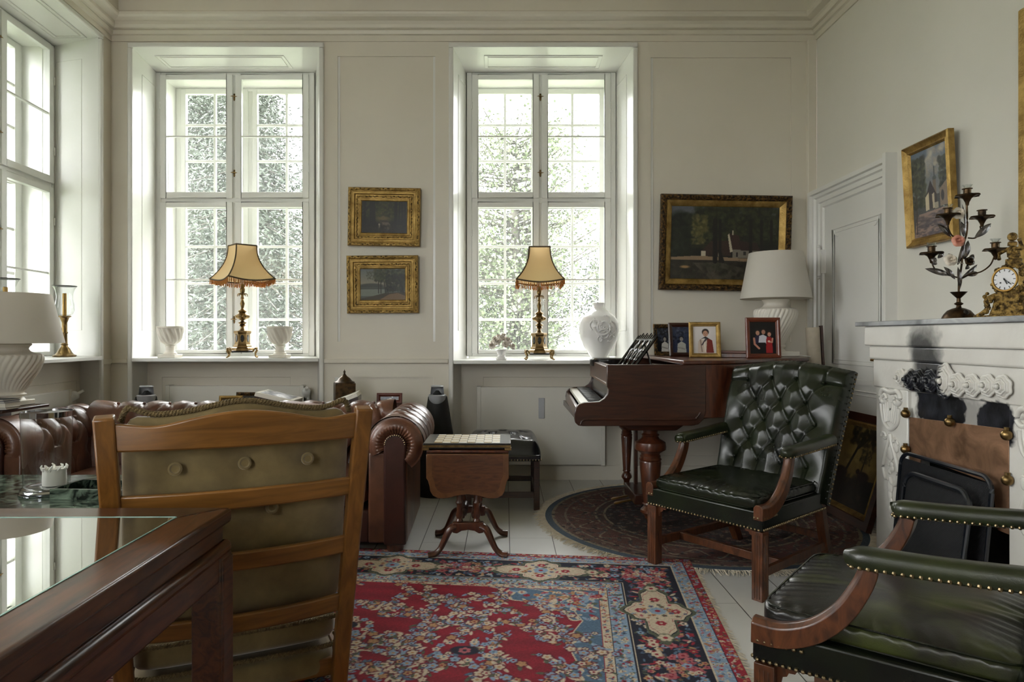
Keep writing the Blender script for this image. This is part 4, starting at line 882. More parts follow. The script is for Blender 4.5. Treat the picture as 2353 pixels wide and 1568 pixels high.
# ------------------------------------------------------------------ framed photographs and box on the piano
def head(cv, x, y, r, skin=(186, 140, 116), hair=(40, 30, 26)):
    cv.ell(x, y - r * .35, r * .9, r * .95, hair); cv.ell(x, y + r * .12, r * .66, r * .88, skin); cv.ell(x - r * .25, y, r * .1, r * .08, (50, 40, 36)); cv.ell(x + r * .25, y, r * .1, r * .08, (50, 40, 36)); cv.ell(x, y + r * .5, r * .2, r * .07, (130, 70, 66))
def cv_portrait():
    c = Cv(90, 120, (196, 190, 186)); c.ell(45, 20, 60, 60, (212, 206, 204), 1.2)
    c.poly([(18, 118), (24, 62), (36, 52), (56, 50), (74, 62), (80, 118)], (118, 40, 34)); c.poly([(16, 118), (20, 66), (34, 54), (54, 58), (50, 118)], (196, 180, 166)); c.line(28, 60, 34, 112, 4, (150, 128, 116)); c.line(44, 60, 46, 112, 3, (226, 216, 206))
    c.poly([(32, 54), (46, 68), (60, 52), (48, 44)], (34, 36, 42)); c.ell(42, 58, 9, 5, (210, 204, 196)); c.line(50, 54, 34, 82, 4, (60, 50, 60)); head(c, 48, 30, 15); return c
def cv_group():
    c = Cv(100, 136, (14, 13, 16)); c.poly([(14, 84), (22, 60), (34, 52), (44, 60), (42, 90), (26, 92)], (40, 34, 62)); c.poly([(32, 92), (36, 60), (50, 54), (64, 62), (62, 92)], (206, 206, 216)); c.rect(30, 88, 60, 130, (16, 15, 20))
    c.poly([(60, 132), (62, 74), (66, 64), (80, 64), (84, 74), (86, 132)], (150, 28, 34)); c.line(16, 70, 18, 94, 7, (190, 130, 110)); c.line(18, 94, 34, 112, 7, (190, 130, 110)); c.line(86, 70, 84, 86, 5, (196, 140, 120)); c.line(84, 86, 70, 84, 5, (196, 140, 120)); c.ell(72, 82, 5, 4, (214, 186, 170))
    head(c, 30, 46, 11); head(c, 52, 42, 11, (180, 128, 108)); head(c, 74, 52, 10, (200, 146, 126), (60, 34, 26)); return c
def cv_bw(n=3, base=(52, 60, 84), fig=(176, 176, 168), w_=120, h_=90):
    c = Cv(w_, h_, base); c.dabs(160, 0, w_, 0, h_ * .6, [(24, 28, 44), (60, 66, 88), (92, 98, 112), (30, 34, 48)], (2, 6)); c.rect(w_ * .62, 2, w_ * .68, h_ * .3, (196, 200, 206))
    for k in range(n):
        x = w_ * (k + .7) / (n + .3); c.poly([(x - 14, h_), (x - 12, h_ * .66), (x, h_ * .56), (x + 12, h_ * .66), (x + 13, h_)], fig if k % 2 == 0 else (120, 122, 124)); head(c, x, h_ * .46, 8, (150, 146, 140), (24, 24, 28)); c.line(x - 10, h_ * .8, x + 8, h_ * .86, 4, (150, 146, 140))
    c.noise(7); return c
def photo_frame(name, loc, rz, w, h, prof, mats, cvf, mat_w, label, lean=R(-8), group=None, paper=None, strut=True):
    t = empty(name, loc, rz, label, 'picture frame', group)
    k = MB().at((0, 0, 0), rx=lean)
    frame_mesh(k, w, h, prof); k.build('frame', mats, t, ang=25)
    c = cvf(); dep = prof[-2][1] if len(prof) > 2 else -.004
    o = picture(c, w - 2 * mat_w, h - 2 * mat_w, t, m_photo, -.004, 'photograph'); o.rotation_euler = (lean, 0, 0); o.location = Matrix.Rotation(lean, 3, 'X') @ Vector((0, 0, mat_w))
    b = MB().at((0, 0, 0), rx=lean); b.box(-w / 2 + .006, w / 2 - .006, -.002, .006, .006, h - .006); b.build('backing', m_mahogx if paper is None else paper, t)
    if strut: MB().hexa([(-.02, .0, 0), (.02, .0, 0), (.02, h * .42, 0), (-.02, h * .42, 0)] and [(-.018, h * .36, 0), (.018, h * .36, 0), (.018, h * .36 + .005, .004), (-.018, h * .36 + .005, .004)], [(-.018, h * .09, h * .6), (.018, h * .09, h * .6), (.018, h * .09 + .005, h * .6), (-.018, h * .09 + .005, h * .6)]).build('easel_back', m_ebony, t)
    return t
PT = [(0, .0), (0, -.014), (.006, -.018), (.016, -.018), (.02, -.014), (.026, -.012), (.03, -.004), (.03, 0)]
PG = 'framed photographs on the piano lid'; ZL = 1.0565
photo_frame('photo_frame', (P(1754, 0, 4.50)[0], 4.50, ZL), 0, .232, .272, PT, mat('red_brown_frame', (84, 34, 18), (112, 52, 28), 9, .35, coat=.3), cv_group, .028, 'red-brown wooden frame with three people in party clothes, tallest on the piano', R(-5), PG)
photo_frame('photo_frame', (P(1618, 0, 4.62)[0], 4.60, ZL), R(-6), .212, .245, PT, m_gold, cv_portrait, .03, 'gold frame with a colour portrait of a person in a red sleeved tunic', R(-8), PG)
photo_frame('photo_frame', (P(1592, 0, 4.86)[0], 4.84, ZL), R(4), .355, .245, PT, m_mahogx, cv_bw, .03, 'dark wooden landscape frame half hidden behind the gold portrait frame', R(-9), PG)
photo_frame('photo_frame', (P(1538, 0, 5.12)[0], 5.10, ZL), R(8), .25, .24, PT, m_goldd, lambda: cv_bw(2, (24, 26, 30), (200, 198, 192), 90, 86), .03, 'small dark gold frame behind the music desk, leftmost of the piano photographs', R(-8), PG)
t = empty('leather_case', (1.62, 4.66, ZL), R(-24), 'flat dark red case lying on the piano beside the party photograph', 'box')
MB().box(-.17, .13, -.10, .10, 0, .03).build('case_body', m_mahog, t, bev=.004); MB().box(-.175, .135, -.105, .105, .03, .045).build('case_lid', mat('grey_red_leather', (92, 62, 56), (110, 78, 70), 9, .5), t, bev=.004)
# ------------------------------------------------------------------ big white lamps
m, nt, b = newmat('lamp_shade_linen'); b.inputs['Base Color'].default_value = (*lin((226, 222, 214)), 1); b.inputs['Roughness'].default_value = .8
tl = nt.nodes.new('ShaderNodeBsdfTranslucent'); tl.inputs['Color'].default_value = (*lin((226, 218, 204)), 1); ms = nt.nodes.new('ShaderNodeMixShader'); ms.inputs[0].default_value = .3
nt.links.new(b.outputs[0], ms.inputs[1]); nt.links.new(tl.outputs[0], ms.inputs[2]); nt.links.new(ms.outputs[0], nt.nodes['Material Output'].inputs['Surface']); m_shade = m
def big_lamp(loc, label, sr=1.0, sz=1.0, tw=1.0, cordp=None, pl=.125):
    t = empty('table_lamp', loc, 0, label, 'lamp', 'white fluted ceramic lamps with drum shades')
    mb = MB().at((0, 0, 0), sc=(sr, sr, sz)); mb.box(-pl, pl, -pl, pl, 0, .035); mb.build('plinth', m_ceramic, t, bev=.004)
    n = 120
    def fl(a, r, z):
        if .098 < z < .345: return r * (1 + .05 * abs(math.sin(15 * (a + tw * (z - .34) * -2.6))) - .03)
        return r
    pr = [(0, .035), (.07, .035), (.062, .05), (.055, .06), (.072, .07), (.072, .078), (.06, .085), (.066, .098), (.078, .12), (.092, .15), (.112, .19), (.131, .23), (.144, .27), (.151, .30), (.152, .325), (.147, .343), (.136, .352), (.11, .358), (.09, .37), (.082, .385), (.086, .40), (.096, .412), (.092, .424), (.03, .43), (0, .43)]
    mb = MB().at((0, 0, 0), sc=(sr, sr, sz)); mb.lathe(pr[:2] + soft(pr[2:8], 2) + soft(pr[8:19], 4) + soft(pr[19:], 2), 180, fl); mb.build('body', m_ceramic, t, ang=60)
    mb = MB().at((0, 0, 0), sc=(sr, sr, sz)); mb.lathe([(.252, .425), (.19, .765), (.188, .765), (.250, .425), (.252, .425)], 64); mb.build('shade', m_shade, t)
    mb = MB().at((0, 0, 0), sc=(sr, sr, sz)); mb.tube([(0, 0, .42), (0, 0, .75)], .006, 6); 
    for a in (0, 2.1, 4.2): mb.tube([(0, 0, .745), (.188 * math.cos(a), .188 * math.sin(a), .745)], .003, 4)
    mb.build('shade_carrier', m_brass, t)
    if cordp: MB().tube(bez(cordp, 8), .003, 5).build('cord', m_win, t)
    return t
big_lamp((2.012, 4.98, ZL), 'white fluted ceramic lamp on the piano tail, in front of the large dark-framed painting', cordp=[(.1, -.06, .004), (.14, -.1, .006), (.155, -.2, .003), (.12, -.3, .003)])
big_lamp((-2.95, 4.0, .791), 'large white fluted ceramic lamp beside the sofa at the left edge of the photo', 1.09, .87, pl=.08)
st = empty('side_table', (-2.95, 4.0, 0), 0, 'slim dark side table reaching over the left sofa arm, carrying the white lamp and books', 'table')
MB().box(-.09, .165, -.29, .10, .772, .790).build('tabletop', m_mahogx, st, bev=.004)
MB().box(-.09, -.06, -.28, .09, .012, .772).build('upright', m_mahogx, st, bev=.003); MB().box(-.10, .0, -.30, .12, 0, .012).build('foot', m_mahogx, st, bev=.003)
BL = ['dark book at the bottom of the stack below the left lamp', 'thick pale book second from the bottom of the left stack', 'thin blue book third in the left stack', 'thin black book on top of the left stack']
zz = .7905
for k, (hh, c_) in enumerate(((.012, (32, 34, 40)), (.026, (214, 210, 202)), (.010, (60, 76, 104)), (.010, (28, 28, 32)))):
    b_ = empty('book', (-2.865, 3.79, zz), R(4 - 3 * k), BL[k], 'book', 'stacked books by the left lamp'); zz += hh + .0005
    MB().box(-.085, .08, -.058, .055, .002, hh - .002).build('pages', m_paper, b_); mb = MB(); mb.box(-.09, .083, -.06, .058, 0, .002); mb.box(-.09, .083, -.06, .058, hh - .002, hh); mb.box(-.092, -.088, -.06, .058, 0, hh); mb.build('cover', mat('book_cover', c_, None, rough=.5), b_)
# ------------------------------------------------------------------ ornate lamps in the windows
m, nt, b = newmat('parchment_silk'); b.inputs['Base Color'].default_value = (*lin((208, 188, 148)), 1); b.inputs['Roughness'].default_value = .7
tl = nt.nodes.new('ShaderNodeBsdfTranslucent'); tl.inputs['Color'].default_value = (*lin((204, 176, 128)), 1); ms = nt.nodes.new('ShaderNodeMixShader'); ms.inputs[0].default_value = .42
nt.links.new(b.outputs[0], ms.inputs[1]); nt.links.new(tl.outputs[0], ms.inputs[2]); nt.links.new(ms.outputs[0], nt.nodes['Material Output'].inputs['Surface']); m_silk = m
m_braid = mat('brown_braid', (70, 56, 36), (96, 80, 52), 90, .8, bump=.6, bscale=300)
m, nt, b = newmat('orange_fringe'); b.inputs['Base Color'].default_value = (*lin((186, 128, 62)), 1); b.inputs['Roughness'].default_value = .8
tl = nt.nodes.new('ShaderNodeBsdfTranslucent'); tl.inputs['Color'].default_value = (*lin((196, 136, 66)), 1); ms = nt.nodes.new('ShaderNodeMixShader'); ms.inputs[0].default_value = .4
nt.links.new(b.outputs[0], ms.inputs[1]); nt.links.new(tl.outputs[0], ms.inputs[2]); nt.links.new(ms.outputs[0], nt.nodes['Material Output'].inputs['Surface']); m_fr = m
def ornate_lamp(loc, rz, rs, label, drops):
    t = empty('ornate_lamp', loc, rz, label, 'lamp', 'brass candlestick lamps with fringed bell shades')
    mb = MB(); mb.box(-.085, .085, -.085, .085, .040, .055); mb.build('base_plate', m_ebony, t, bev=.006)
    mb = MB()
    for sx in (-1, 1):
        for sy in (-1, 1):
            mb.at((sx * .082, sy * .082, 0), rz=math.atan2(sy, sx))
            mb.tube(bez([(0, 0, .048), (.016, 0, .066), (.034, 0, .074), (.042, 0, .06), (.034, 0, .045), (.026, 0, .03), (.03, 0, .012), (.042, 0, .004), (.05, 0, .003)], 4), [.007] * 8 + [.009] * 12 + [.007] * 8 + [.006] * 5, 7)
    mb.build('scroll_foot', m_abrass, t)
    mb = MB()
    mb.lathe([(0, .055), (.09, .055), (.09, .068), (.084, .078), (.072, .085), (.07, .095), (.062, .105), (.058, .12), (.058, .19), (.064, .195), (.068, .203), (.066, .215), (.04, .22), (0, .22)], 6); mb.build('pedestal', m_abrass, t, ang=20)
    mb = MB()
    for k in range(6):
        a = R(60 * k + 30); mb.at((.0512 * math.cos(a), .0512 * math.sin(a), .155), rz=a + PI / 2); mb.prism([(.015 * math.cos(q / 14 * 2 * PI), .03 * math.sin(q / 14 * 2 * PI)) for q in range(14)], -.002, .0015, 'y')
    mb.build('enamel_plaque', mat('dark_enamel', (12, 14, 20), (70, 70, 60), 40, .2, coat=.5, lo=.5, hi=.7), t)
    pr = [(0, .215), (.03, .218), (.022, .228), (.014, .238), (.012, .25), (.03, .262), (.018, .27), (.032, .280), (.034, .286), (.014, .296), (.012, .302), (.028, .312), (.05, .322), (.056, .334), (.054, .344), (.034, .358), (.026, .368), (.035, .376), (.033, .382), (.018, .39), (.01, .402), (.014, .42), (.019, .44), (.012, .462), (.009, .472), (.016, .48), (.012, .49), (.009, .505), (.012, .52), (.019, .54), (.02, .56), (.014, .57), (.014, .60), (0, .60)]
    mb = MB(); mb.lathe(pr, 48, lambda a, r, z: r * (1 + .10 * abs(math.cos(9 * a)) - .05) if .31 < z < .35 else r); mb.build('stem', m_abrass, t, ang=45)
    mb = MB()
    for k in range(5):
        a = 2 * PI * k / 5 + .3; mb.at((0, 0, 0), rz=a); mb.tube(bez([(.012, 0, .51), (.022, 0, .522), (.034, 0, .52), (.04, 0, .508), (.038, 0, .5)], 4), .004, 5)
    mb.build('leaf_collar', m_abrass, t)
    if drops:
        mb = MB()
        for k in range(5):
            a = 2 * PI * k / 5 + .3; x, y = .042 * math.cos(a), .042 * math.sin(a); mb.ball((x, y, .49), .008, 4); mb.ball((x, y, .475), .006, 4); mb.ball((x, y, .425), .009, 5, (1, 1, 4.4))
        mb.build('crystal_drops', m_glass, t)
    def sh(i, j, off=0):
        a = i * 4; k = int(a) % 4; f = a - int(a); q = j; hw = (.083 + (.19 - .083) * (q ** 2.3)) + off
        c = [(-1, -1), (1, -1), (1, 1), (-1, 1)]; A, B_ = c[k], c[(k + 1) % 4]; bow = 1 - .09 * q * math.sin(f * PI) * 1
        x = (A[0] + (B_[0] - A[0]) * f) * hw; y = (A[1] + (B_[1] - A[1]) * f) * hw
        if A[0] == B_[0]: x *= bow
        else: y *= bow
        z = .915 - q * .27 - .022 * math.sin(f * PI) * q ** 4
        return (x, y, z)
    # the shade stands at its own angle on the stem
    sr = empty('bell_shade', (0, 0, 0), rs); sr.parent = t; KIDS.setdefault(t.name, []).append(sr)
    mb = MB(); mb.grid(sh, 96, 22, True); mb.build('silk_cover', m_silk, sr, ang=50)
    mb = MB()
    for k in range(4): mb.tube([sh(k / 4, q / 18, .001) for q in range(19)], .0055, 5)
    mb.tube([sh(k / 64, 0, .001) for k in range(64)], .006, 5, closed=True); mb.tube([sh(k / 96, 1, .001) for k in range(96)], .0065, 5, closed=True); mb.build('braid', m_braid, sr)
    mb = MB()
    for k in range(320):
        p = sh(k / 320, 1, .002); h_ = random.uniform(.032, .046); j = random.uniform(-.004, .004); mb.at().tube([p, (p[0] + j, p[1] + j, p[2] - h_ / 2), (p[0] + j * 1.5, p[1] - j, p[2] - h_)], [.0016, .0022, .0028], 3)
    mb.build('fringe', m_fr, sr)
    MB().tube([(0, 0, .6), (0, 0, .66)], .02, 12).build('bulb_holder', m_win, t)
    return t
p = P(557, 0, 5.50); ornate_lamp((p[0], 5.50, 1.031), R(20), R(24), 'brass candlestick lamp with a turned fringed shade in the left window between two white urns', False)
p = P(1239, 0, 5.50); ornate_lamp((p[0], 5.50, 1.013), R(0), R(0), 'brass candlestick lamp with crystal drops in the right window beside the white vase', True)
# ------------------------------------------------------------------ urns, bouquet, vase
def urn(loc, label):
    t = empty('garden_urn', loc, 0, label, 'urn', 'white twisted urns in the left window')
    MB().box(-.068, .068, -.068, .068, 0, .026).build('plinth', m_ceramic, t, bev=.003)
    mb = MB(); mb.lathe(dense=4, prof=[(0, .026), (.052, .026), (.052, .034), (.042, .042), (.034, .056), (.033, .08), (.038, .095), (.03, .10), (.05, .112), (.07, .13), (.083, .155), (.09, .185), (.094, .215), (.097, .236), (.101, .24), (.101, .252), (.09, .252), (.086, .20), (.06, .13), (0, .12)], n=168, fl= lambda a, r, z: r * (1 + .06 * math.sin(14 * (a + 4.5 * (z - .11))) ) if .105 < z < .232 and r > .045 and (z > .115) else r)
    mb.build('bowl', m_ceramic, t, ang=50); return t
p = P(391, 0, 5.42); urn((p[0], 5.42, 1.031), 'white twisted urn left of the lamp in the left window'); p = P(643, 0, 5.42); urn((p[0], 5.42, 1.031), 'white twisted urn right of the lamp in the left window')
t = empty('ceramic_bouquet', (P(1152, 0, 5.42)[0], 5.42, 1.013), 0, 'small porcelain basket of brown-edged roses on the right window sill', 'ornament')
MB().lathe([(0, 0), (.042, 0), (.042, .01), (.03, .025), (.028, .04), (.04, .065), (.055, .085), (.05, .085), (0, .07)], 24, lambda a, r, z: r * (1 + .05 * math.sin(12 * a + 60 * z))).build('basket', m_glaze, t)
def rose(mb, c, r, n=5, seed=0, dr=(0, -1, .2)):
    rs = random.Random(seed); q = Vector((0, 0, 1)).rotation_difference(Vector(dr).normalized()).to_matrix().to_4x4(); old = mb.x.copy(); mb.x = old @ Matrix.Translation(c) @ q
    mb.ball((0, 0, .1 * r), r * .3, 4)
    for ring_, (rr, hh, k0) in enumerate(((.38, .5, 3), (.66, .38, 4), (1.0, .16, 5))):
        for k in range(k0):
            a = 2 * PI * k / k0 + ring_ * .6 + rs.random() * .3
            def pet(i, j, a=a, rr=rr, hh=hh):
                b_ = a + (i - .5) * 1.9; w_ = (1 - (2 * i - 1) ** 2 * .25); s = .25 + (rr - .25) * j; return (r * s * math.cos(b_) * w_, r * s * math.sin(b_) * w_, r * (hh * math.sin(j * 1.5) * 1.0 - .35 * (j ** 3) * (ring_ == 2)))
            mb.grid(pet, 6, 5)
    mb.x = old
m_edge = mat('brown_edged_porcelain', (216, 208, 198), (128, 100, 78), 70, .3, coat=.3, lo=.5, hi=.68)
for k in range(15):
    a = k * 2.4; q = math.sqrt((k + .4) / 15); x, y = .082 * q * math.cos(a), .07 * q * math.sin(a); z = .10 + .095 * (1 - q * q) ; mb = MB(); rose(mb, (x * 1.2, y * 1.1, z), .033, seed=k, dr=(x * 10, y * 10 - .5, .7)); mb.build('porcelain_rose', m_edge, t, ang=50)
mb = MB()
for k in range(18):
    a = k * 2.1; mb.at((.07 * math.cos(a), .06 * math.sin(a), .085), rz=a).add([(0, -.008, 0), (.03, 0, -.008), (0, .008, 0), (-.01, 0, .004)], [(0, 1, 2, 3)])
mb.build('leaves', m_edge, t)
vz = empty('vase', (P(1376, 0, 5.52)[0], 5.52, 1.013), 0, 'large white bulbous vase with a scrolled relief, behind the piano keyboard', 'vase')
def vr(z): return np.interp(z, [0, .01, .04, .10, .18, .25, .30, .35, .39, .415, .43, .445, .465], [.06, .062, .082, .122, .156, .166, .160, .135, .092, .058, .047, .046, .053])
MB().lathe([(0, 0)] + [(float(vr(z)), z) for z in np.linspace(0, .465, 44)] + [(.045, .465), (.04, .44), (0, .43)], 56).build('body', m_glaze, vz, ang=50)
mb = MB()
def onv(a, z, o=.0): r = float(vr(z)) + o; return (r * math.sin(a), -r * math.cos(a), z)
def curl(cx, cz, r0, turns, sgn, w=.009, ph=0, n=40):
    mb.tube([onv(cx + sgn * r0 * (1 - .8 * k / n) / .165 * math.cos(ph + turns * 2 * PI * k / n), cz + r0 * (1 - .8 * k / n) * math.sin(ph + turns * 2 * PI * k / n), .003) for k in range(n + 1)], [w * (1 - .6 * k / n) for k in range(n + 1)], 7)
curl(.10, .265, .075, 1.4, 1, .011, PI); curl(-.28, .285, .055, 1.0, -1, .009, -1); curl(.55, .25, .06, 1.1, -1, .009, 1.6); curl(.12, .20, .05, 1.1, -1, .009, .5); curl(-.1, .31, .05, .8, 1, .007, 2.6); curl(.35, .315, .045, .8, -1, .007, 1); curl(-.05, .165, .028, 1.1, 1, .006, 2); curl(.5, .18, .035, 1, 1, .007, 4); curl(.05, .255, .045, 1.2, 1, .008, 2.2)
for k in range(9): mb.tube([onv(-.45 + .14 * k + .05 * math.sin(q), .30 - .06 * k / 4 + .012 * q, .002) for q in range(4)], [.004, .008, .007, .003], 6)
mb.build('scroll_relief', m_glaze, vz)
# ------------------------------------------------------------------ hurricane candlesticks on the left sill
def storm(loc, label):
    t = empty('hurricane_candlestick', loc, 0, label, 'candlestick', 'brass candlesticks with glass storm shades')
    MB().lathe([(0, 0), (.075, 0), (.078, .01), (.06, .018), (.05, .03), (.035, .06), (.022, .075), (.02, .085), (.026, .09), (.02, .096), (.018, .17), (.024, .178), (.018, .186), (.018, .255), (.022, .265), (.03, .29), (.044, .298), (.044, .304), (0, .304)], 28).build('stem', m_abrass, t, ang=40)
    MB().lathe([(.03, .304), (.052, .315), (.064, .345), (.062, .39), (.054, .43), (.055, .47), (.066, .505), (.08, .525)], 32).build('storm_glass', m_glass, t)
    MB().lathe([(.0795, .523), (.082, .527), (.0785, .529)], 32).build('glass_rim', m_iron, t)
    MB().lathe([(0, .304), (.014, .306), (.014, .47), (.011, .473), (.0, .47)], 16).build('candle_tube', m_brass, t); return t
storm((-3.285, 5.0, 1.051), 'brass candlestick with bell-shaped storm glass on the left sill, right of the white lamp'); storm((-3.25, 4.36, 1.051), 'matching storm glass candlestick at the left edge, mostly hidden behind the lamp shade')
# ================================================================== GAMES TABLE
gx, gy = -.20, 3.83
gt = empty('drop_leaf_table', (gx, gy, 0), 0, 'small drop-leaf walnut table on splayed feet with a games board on top', 'table')
MB().box(-.222, .222, -.222, .222, .572, .588).build('tabletop', m_mahog, gt, bev=.005)
MB().box(-.19, .19, -.19, .19, .50, .572).build('frieze', m_mahogx, gt)
hl = [(.222, .57), (.222, .44), (.212, .425), (.205, .40), (.200, .37), (.186, .347), (.16, .333), (.13, .330), (.10, .334), (.06, .346), (0, .353)]
out = [(-x, z) for x, z in hl] + [(x, z) for x, z in hl[::-1]][1:]
for s in (-1, 1):
    y = s * .228
    lf = MB().prism(out, y - .008, y + .008, 'y').build('drop_leaf', m_band, gt, bev=.003)
    inn = [(x * .86, .345 + (z - .353) * .80 + .034 if z < .55 else .562) for x, z in out]
    MB().prism(inn, y + s * .0081 - .0006, y + s * .0081 + .0006, 'y').build('veneer_panel', m_veneer, lf, smooth=False)
def col_prof(z0, z1): L = z1 - z0; return [(.0, z0), (.017, z0), (.02, z0 + .02 * L), (.015, z0 + .06 * L), (.021, z0 + .12 * L), (.014, z0 + .2 * L), (.016, z0 + .3 * L), (.022, z0 + .34 * L), (.015, z0 + .39 * L), (.019, z0 + .6 * L), (.02, z0 + .95 * L), (.0, z1)]
for s in (-1, 1):
    y = s * .175
    tr = MB().prism([(-.085, .19), (-.085, .135), (-.06, .13), (-.035, .145), (0, .15), (.035, .145), (.06, .13), (.085, .135), (.085, .19)], y - .022, y + .022, 'y').build('trestle', m_mahog, gt, bev=.006)
    for q in (-1, 1):
        MB().at((q * .047, y, 0)).lathe(col_prof(.19, .50), 16).build('column', m_mahog, gt)
        p_ = bez([(q * .07, y, .165), (q * .10, y + s * .01, .15), (q * .125, y + s * .015, .10), (q * .15, y + s * .02, .05), (q * .18, y + s * .025, .022), (q * .215, y + s * .03, .016)], 5)
        mb = MB(); mb.tube(p_, [.026 - .008 * k / 15 if k < 16 else .018 + .006 * (k - 16) / 9 for k in range(26)], 10, sq=.85); mb.build('foot', m_mahog, gt)
for q in (-1, 1):
    mb = MB().at((q * .03, 0, .215), rx=R(90)); mb.lathe([(0, -.16), (.012, -.16), (.014, -.12), (.02, -.10), (.012, -.08), (.018, -.05), (.010, -.03), (.02, 0), (.010, .03), (.018, .05), (.012, .08), (.02, .10), (.014, .12), (.012, .16), (0, .16)], 12); mb.build('stretcher', m_mahogx, gt)
cb = empty('chess_board', (gx - .005, gy - .05, .589), 0, 'raised chess board with metal edged tan and ivory squares on the small table', 'chess board')
MB().box(-.237, .237, -.17, .17, .006, .036).build('board_box', m_ebony, cb, bev=.003)
MB().box(-.2375, .2375, -.172, .172, .014, .026).build('brass_band', m_abrass, cb)
mb = MB()
for x in (-.222, .222):
    for y in (-.156, .156): mb.box(x - .018, x + .018, y - .018, y + .018, -.001, .012)
mb.build('corner_foot', m_abrass, cb)
mA = mat('tan_square', (132, 108, 56), (164, 138, 80), 60, .4); mB_ = mat('ivory_square', (196, 190, 172), (214, 208, 192), 60, .4)
for c_, mm in ((0, mA), (1, mB_)):
    mb = MB()
    for i in range(8):
        for j in range(8):
            if (i + j) % 2 == c_:
                x, y = -.18 + i * .045, -.15 + j * .0375; mb.box(x + .0015, x + .0435, y + .0015, y + .036, .036, .0375)
    o = mb.build('squares', mm, cb, smooth=False); o['kind'] = 'stuff'
# ================================================================== FIREPLACE
XJ = 1.98; YC = 2.965
fp = empty('fireplace', (XR, YC, 0), 0, 'white painted carved fireplace with soot-blackened frieze on the right wall', 'fireplace')
def F(): return MB().at((-XR, -YC, 0))
m, nt, b = newmat('sooty_white_paint')     # white paint with soot stains above the opening (stains belong to the chimneypiece)
v = coords(nt); sp = nt.nodes.new('ShaderNodeSeparateXYZ'); nt.links.new(v, sp.inputs[0])
wob = mth(nt, 'MULTIPLY', mth(nt, 'SUBTRACT', noise(nt, v, 7, 6), .5), .16); wob2 = mth(nt, 'MULTIPLY', mth(nt, 'SUBTRACT', noise(nt, v, 11, 6, 1), .5), .10)
def blob(cy, cz, ry, rz_, k=1.0):
    a = mth(nt, 'DIVIDE', mth(nt, 'SUBTRACT', mth(nt, 'ADD', sp.outputs[1], wob), cy), ry); c = mth(nt, 'DIVIDE', mth(nt, 'SUBTRACT', mth(nt, 'ADD', sp.outputs[2], wob2), cz), rz_)
    d = mth(nt, 'ADD', mth(nt, 'POWER', mth(nt, 'ABSOLUTE', a), 3.0), mth(nt, 'POWER', mth(nt, 'ABSOLUTE', c), 3.0)); return mth(nt, 'MULTIPLY', mth(nt, 'SUBTRACT', 1.25, d, True), k, True)
s_ = mth(nt, 'MAXIMUM', blob(.16, 1.06, .13, .21, .95), blob(.17, .965, .14, .085, 1.8))
for q_ in ((.12, .865, .17, .085, 2.2), (-.25, .86, .12, .085, 2.0), (-.05, .86, .12, .08, .5)): s_ = mth(nt, 'MAXIMUM', s_, blob(*q_))
mx = nt.nodes.new('ShaderNodeMix'); mx.data_type = 'RGBA'; nt.links.new(s_, mx.inputs[0])
nt.links.new(ramp(nt, noise(nt, v, 5, 6), [(.3, (206, 203, 196)), (.7, (218, 216, 210))]), mx.inputs[6]); nt.links.new(ramp(nt, noise(nt, v, 14, 6), [(.35, (14, 15, 18)), (.8, (52, 54, 62))]), mx.inputs[7])
nt.links.new(mx.outputs[2], b.inputs['Base Color']); b.inputs['Roughness'].default_value = .28; b.inputs['Coat Weight'].default_value = .2; bumpn(nt, b, noise(nt, coords(nt), 26, 5), .25, .006); m_soot = m
y0, y1 = 2 * YC - 3.575, 3.575
F().box(XJ, XR + .0, 3.296, y1, 0, .934).build('jamb', m_soot, fp, bev=.006); F().box(XJ, XR, y0, 2 * YC - 3.296, 0, .934).build('jamb', m_soot, fp, bev=.006)
F().box(XJ - .005, XR, y0 - .02, y1 + .02, .933, 1.08).build('frieze', m_soot, fp, bev=.008, seg=3)
F().box(XJ - .02, XR, y0 - .035, y1 + .035, 1.08, 1.152).build('lower_band', m_soot, fp, bev=.01, seg=3); F().box(XJ - .035, XR, y0 - .055, y1 + .055, 1.152, 1.255).build('upper_band', m_soot, fp, bev=.008, seg=3)
F().box(1.93, XR, y0 - .11, 3.697, 1.256, 1.280).build('mantel_shelf', m_slate, fp, bev=.004)
F().box(2.09, XR, 2.62, 3.31, 0, .935).build('fireback', mat('soot_black_brick', (10, 10, 11), (26, 25, 26), 12, .5), fp)
F().box(2.0, 2.1, 2.62, 3.31, .80, .934).build('throat', m_soot, fp, bev=.004)
F().box(1.75, 1.995, y0, y1, -.001, .012).build('hearth', m_slate, fp)
F().prism([(2.640, .835), (3.29, .805), (3.29, .44), (3.22, .44), (3.20, .62), (2.73, .60), (2.70, .42), (2.640, .42)], 1.985, 1.99, 'x').build('copper_hood', m_copper, fp, bev=.001)
for (px, py) in ((2081, 951), (2182, 970), (2313, 1000), (2080, 1033), (2315, 1104)):
    q = P(px, py, 1.965 * 1540 / (px - 1160)); F().at((q[0] - XR, q[1] - YC, q[2])).ball((0, 0, 0), .022, 8).lathe([(0, 0), (.01, 0), (.01, .03), (0, .03)], 8).build('ball_knob', m_abrass, fp)
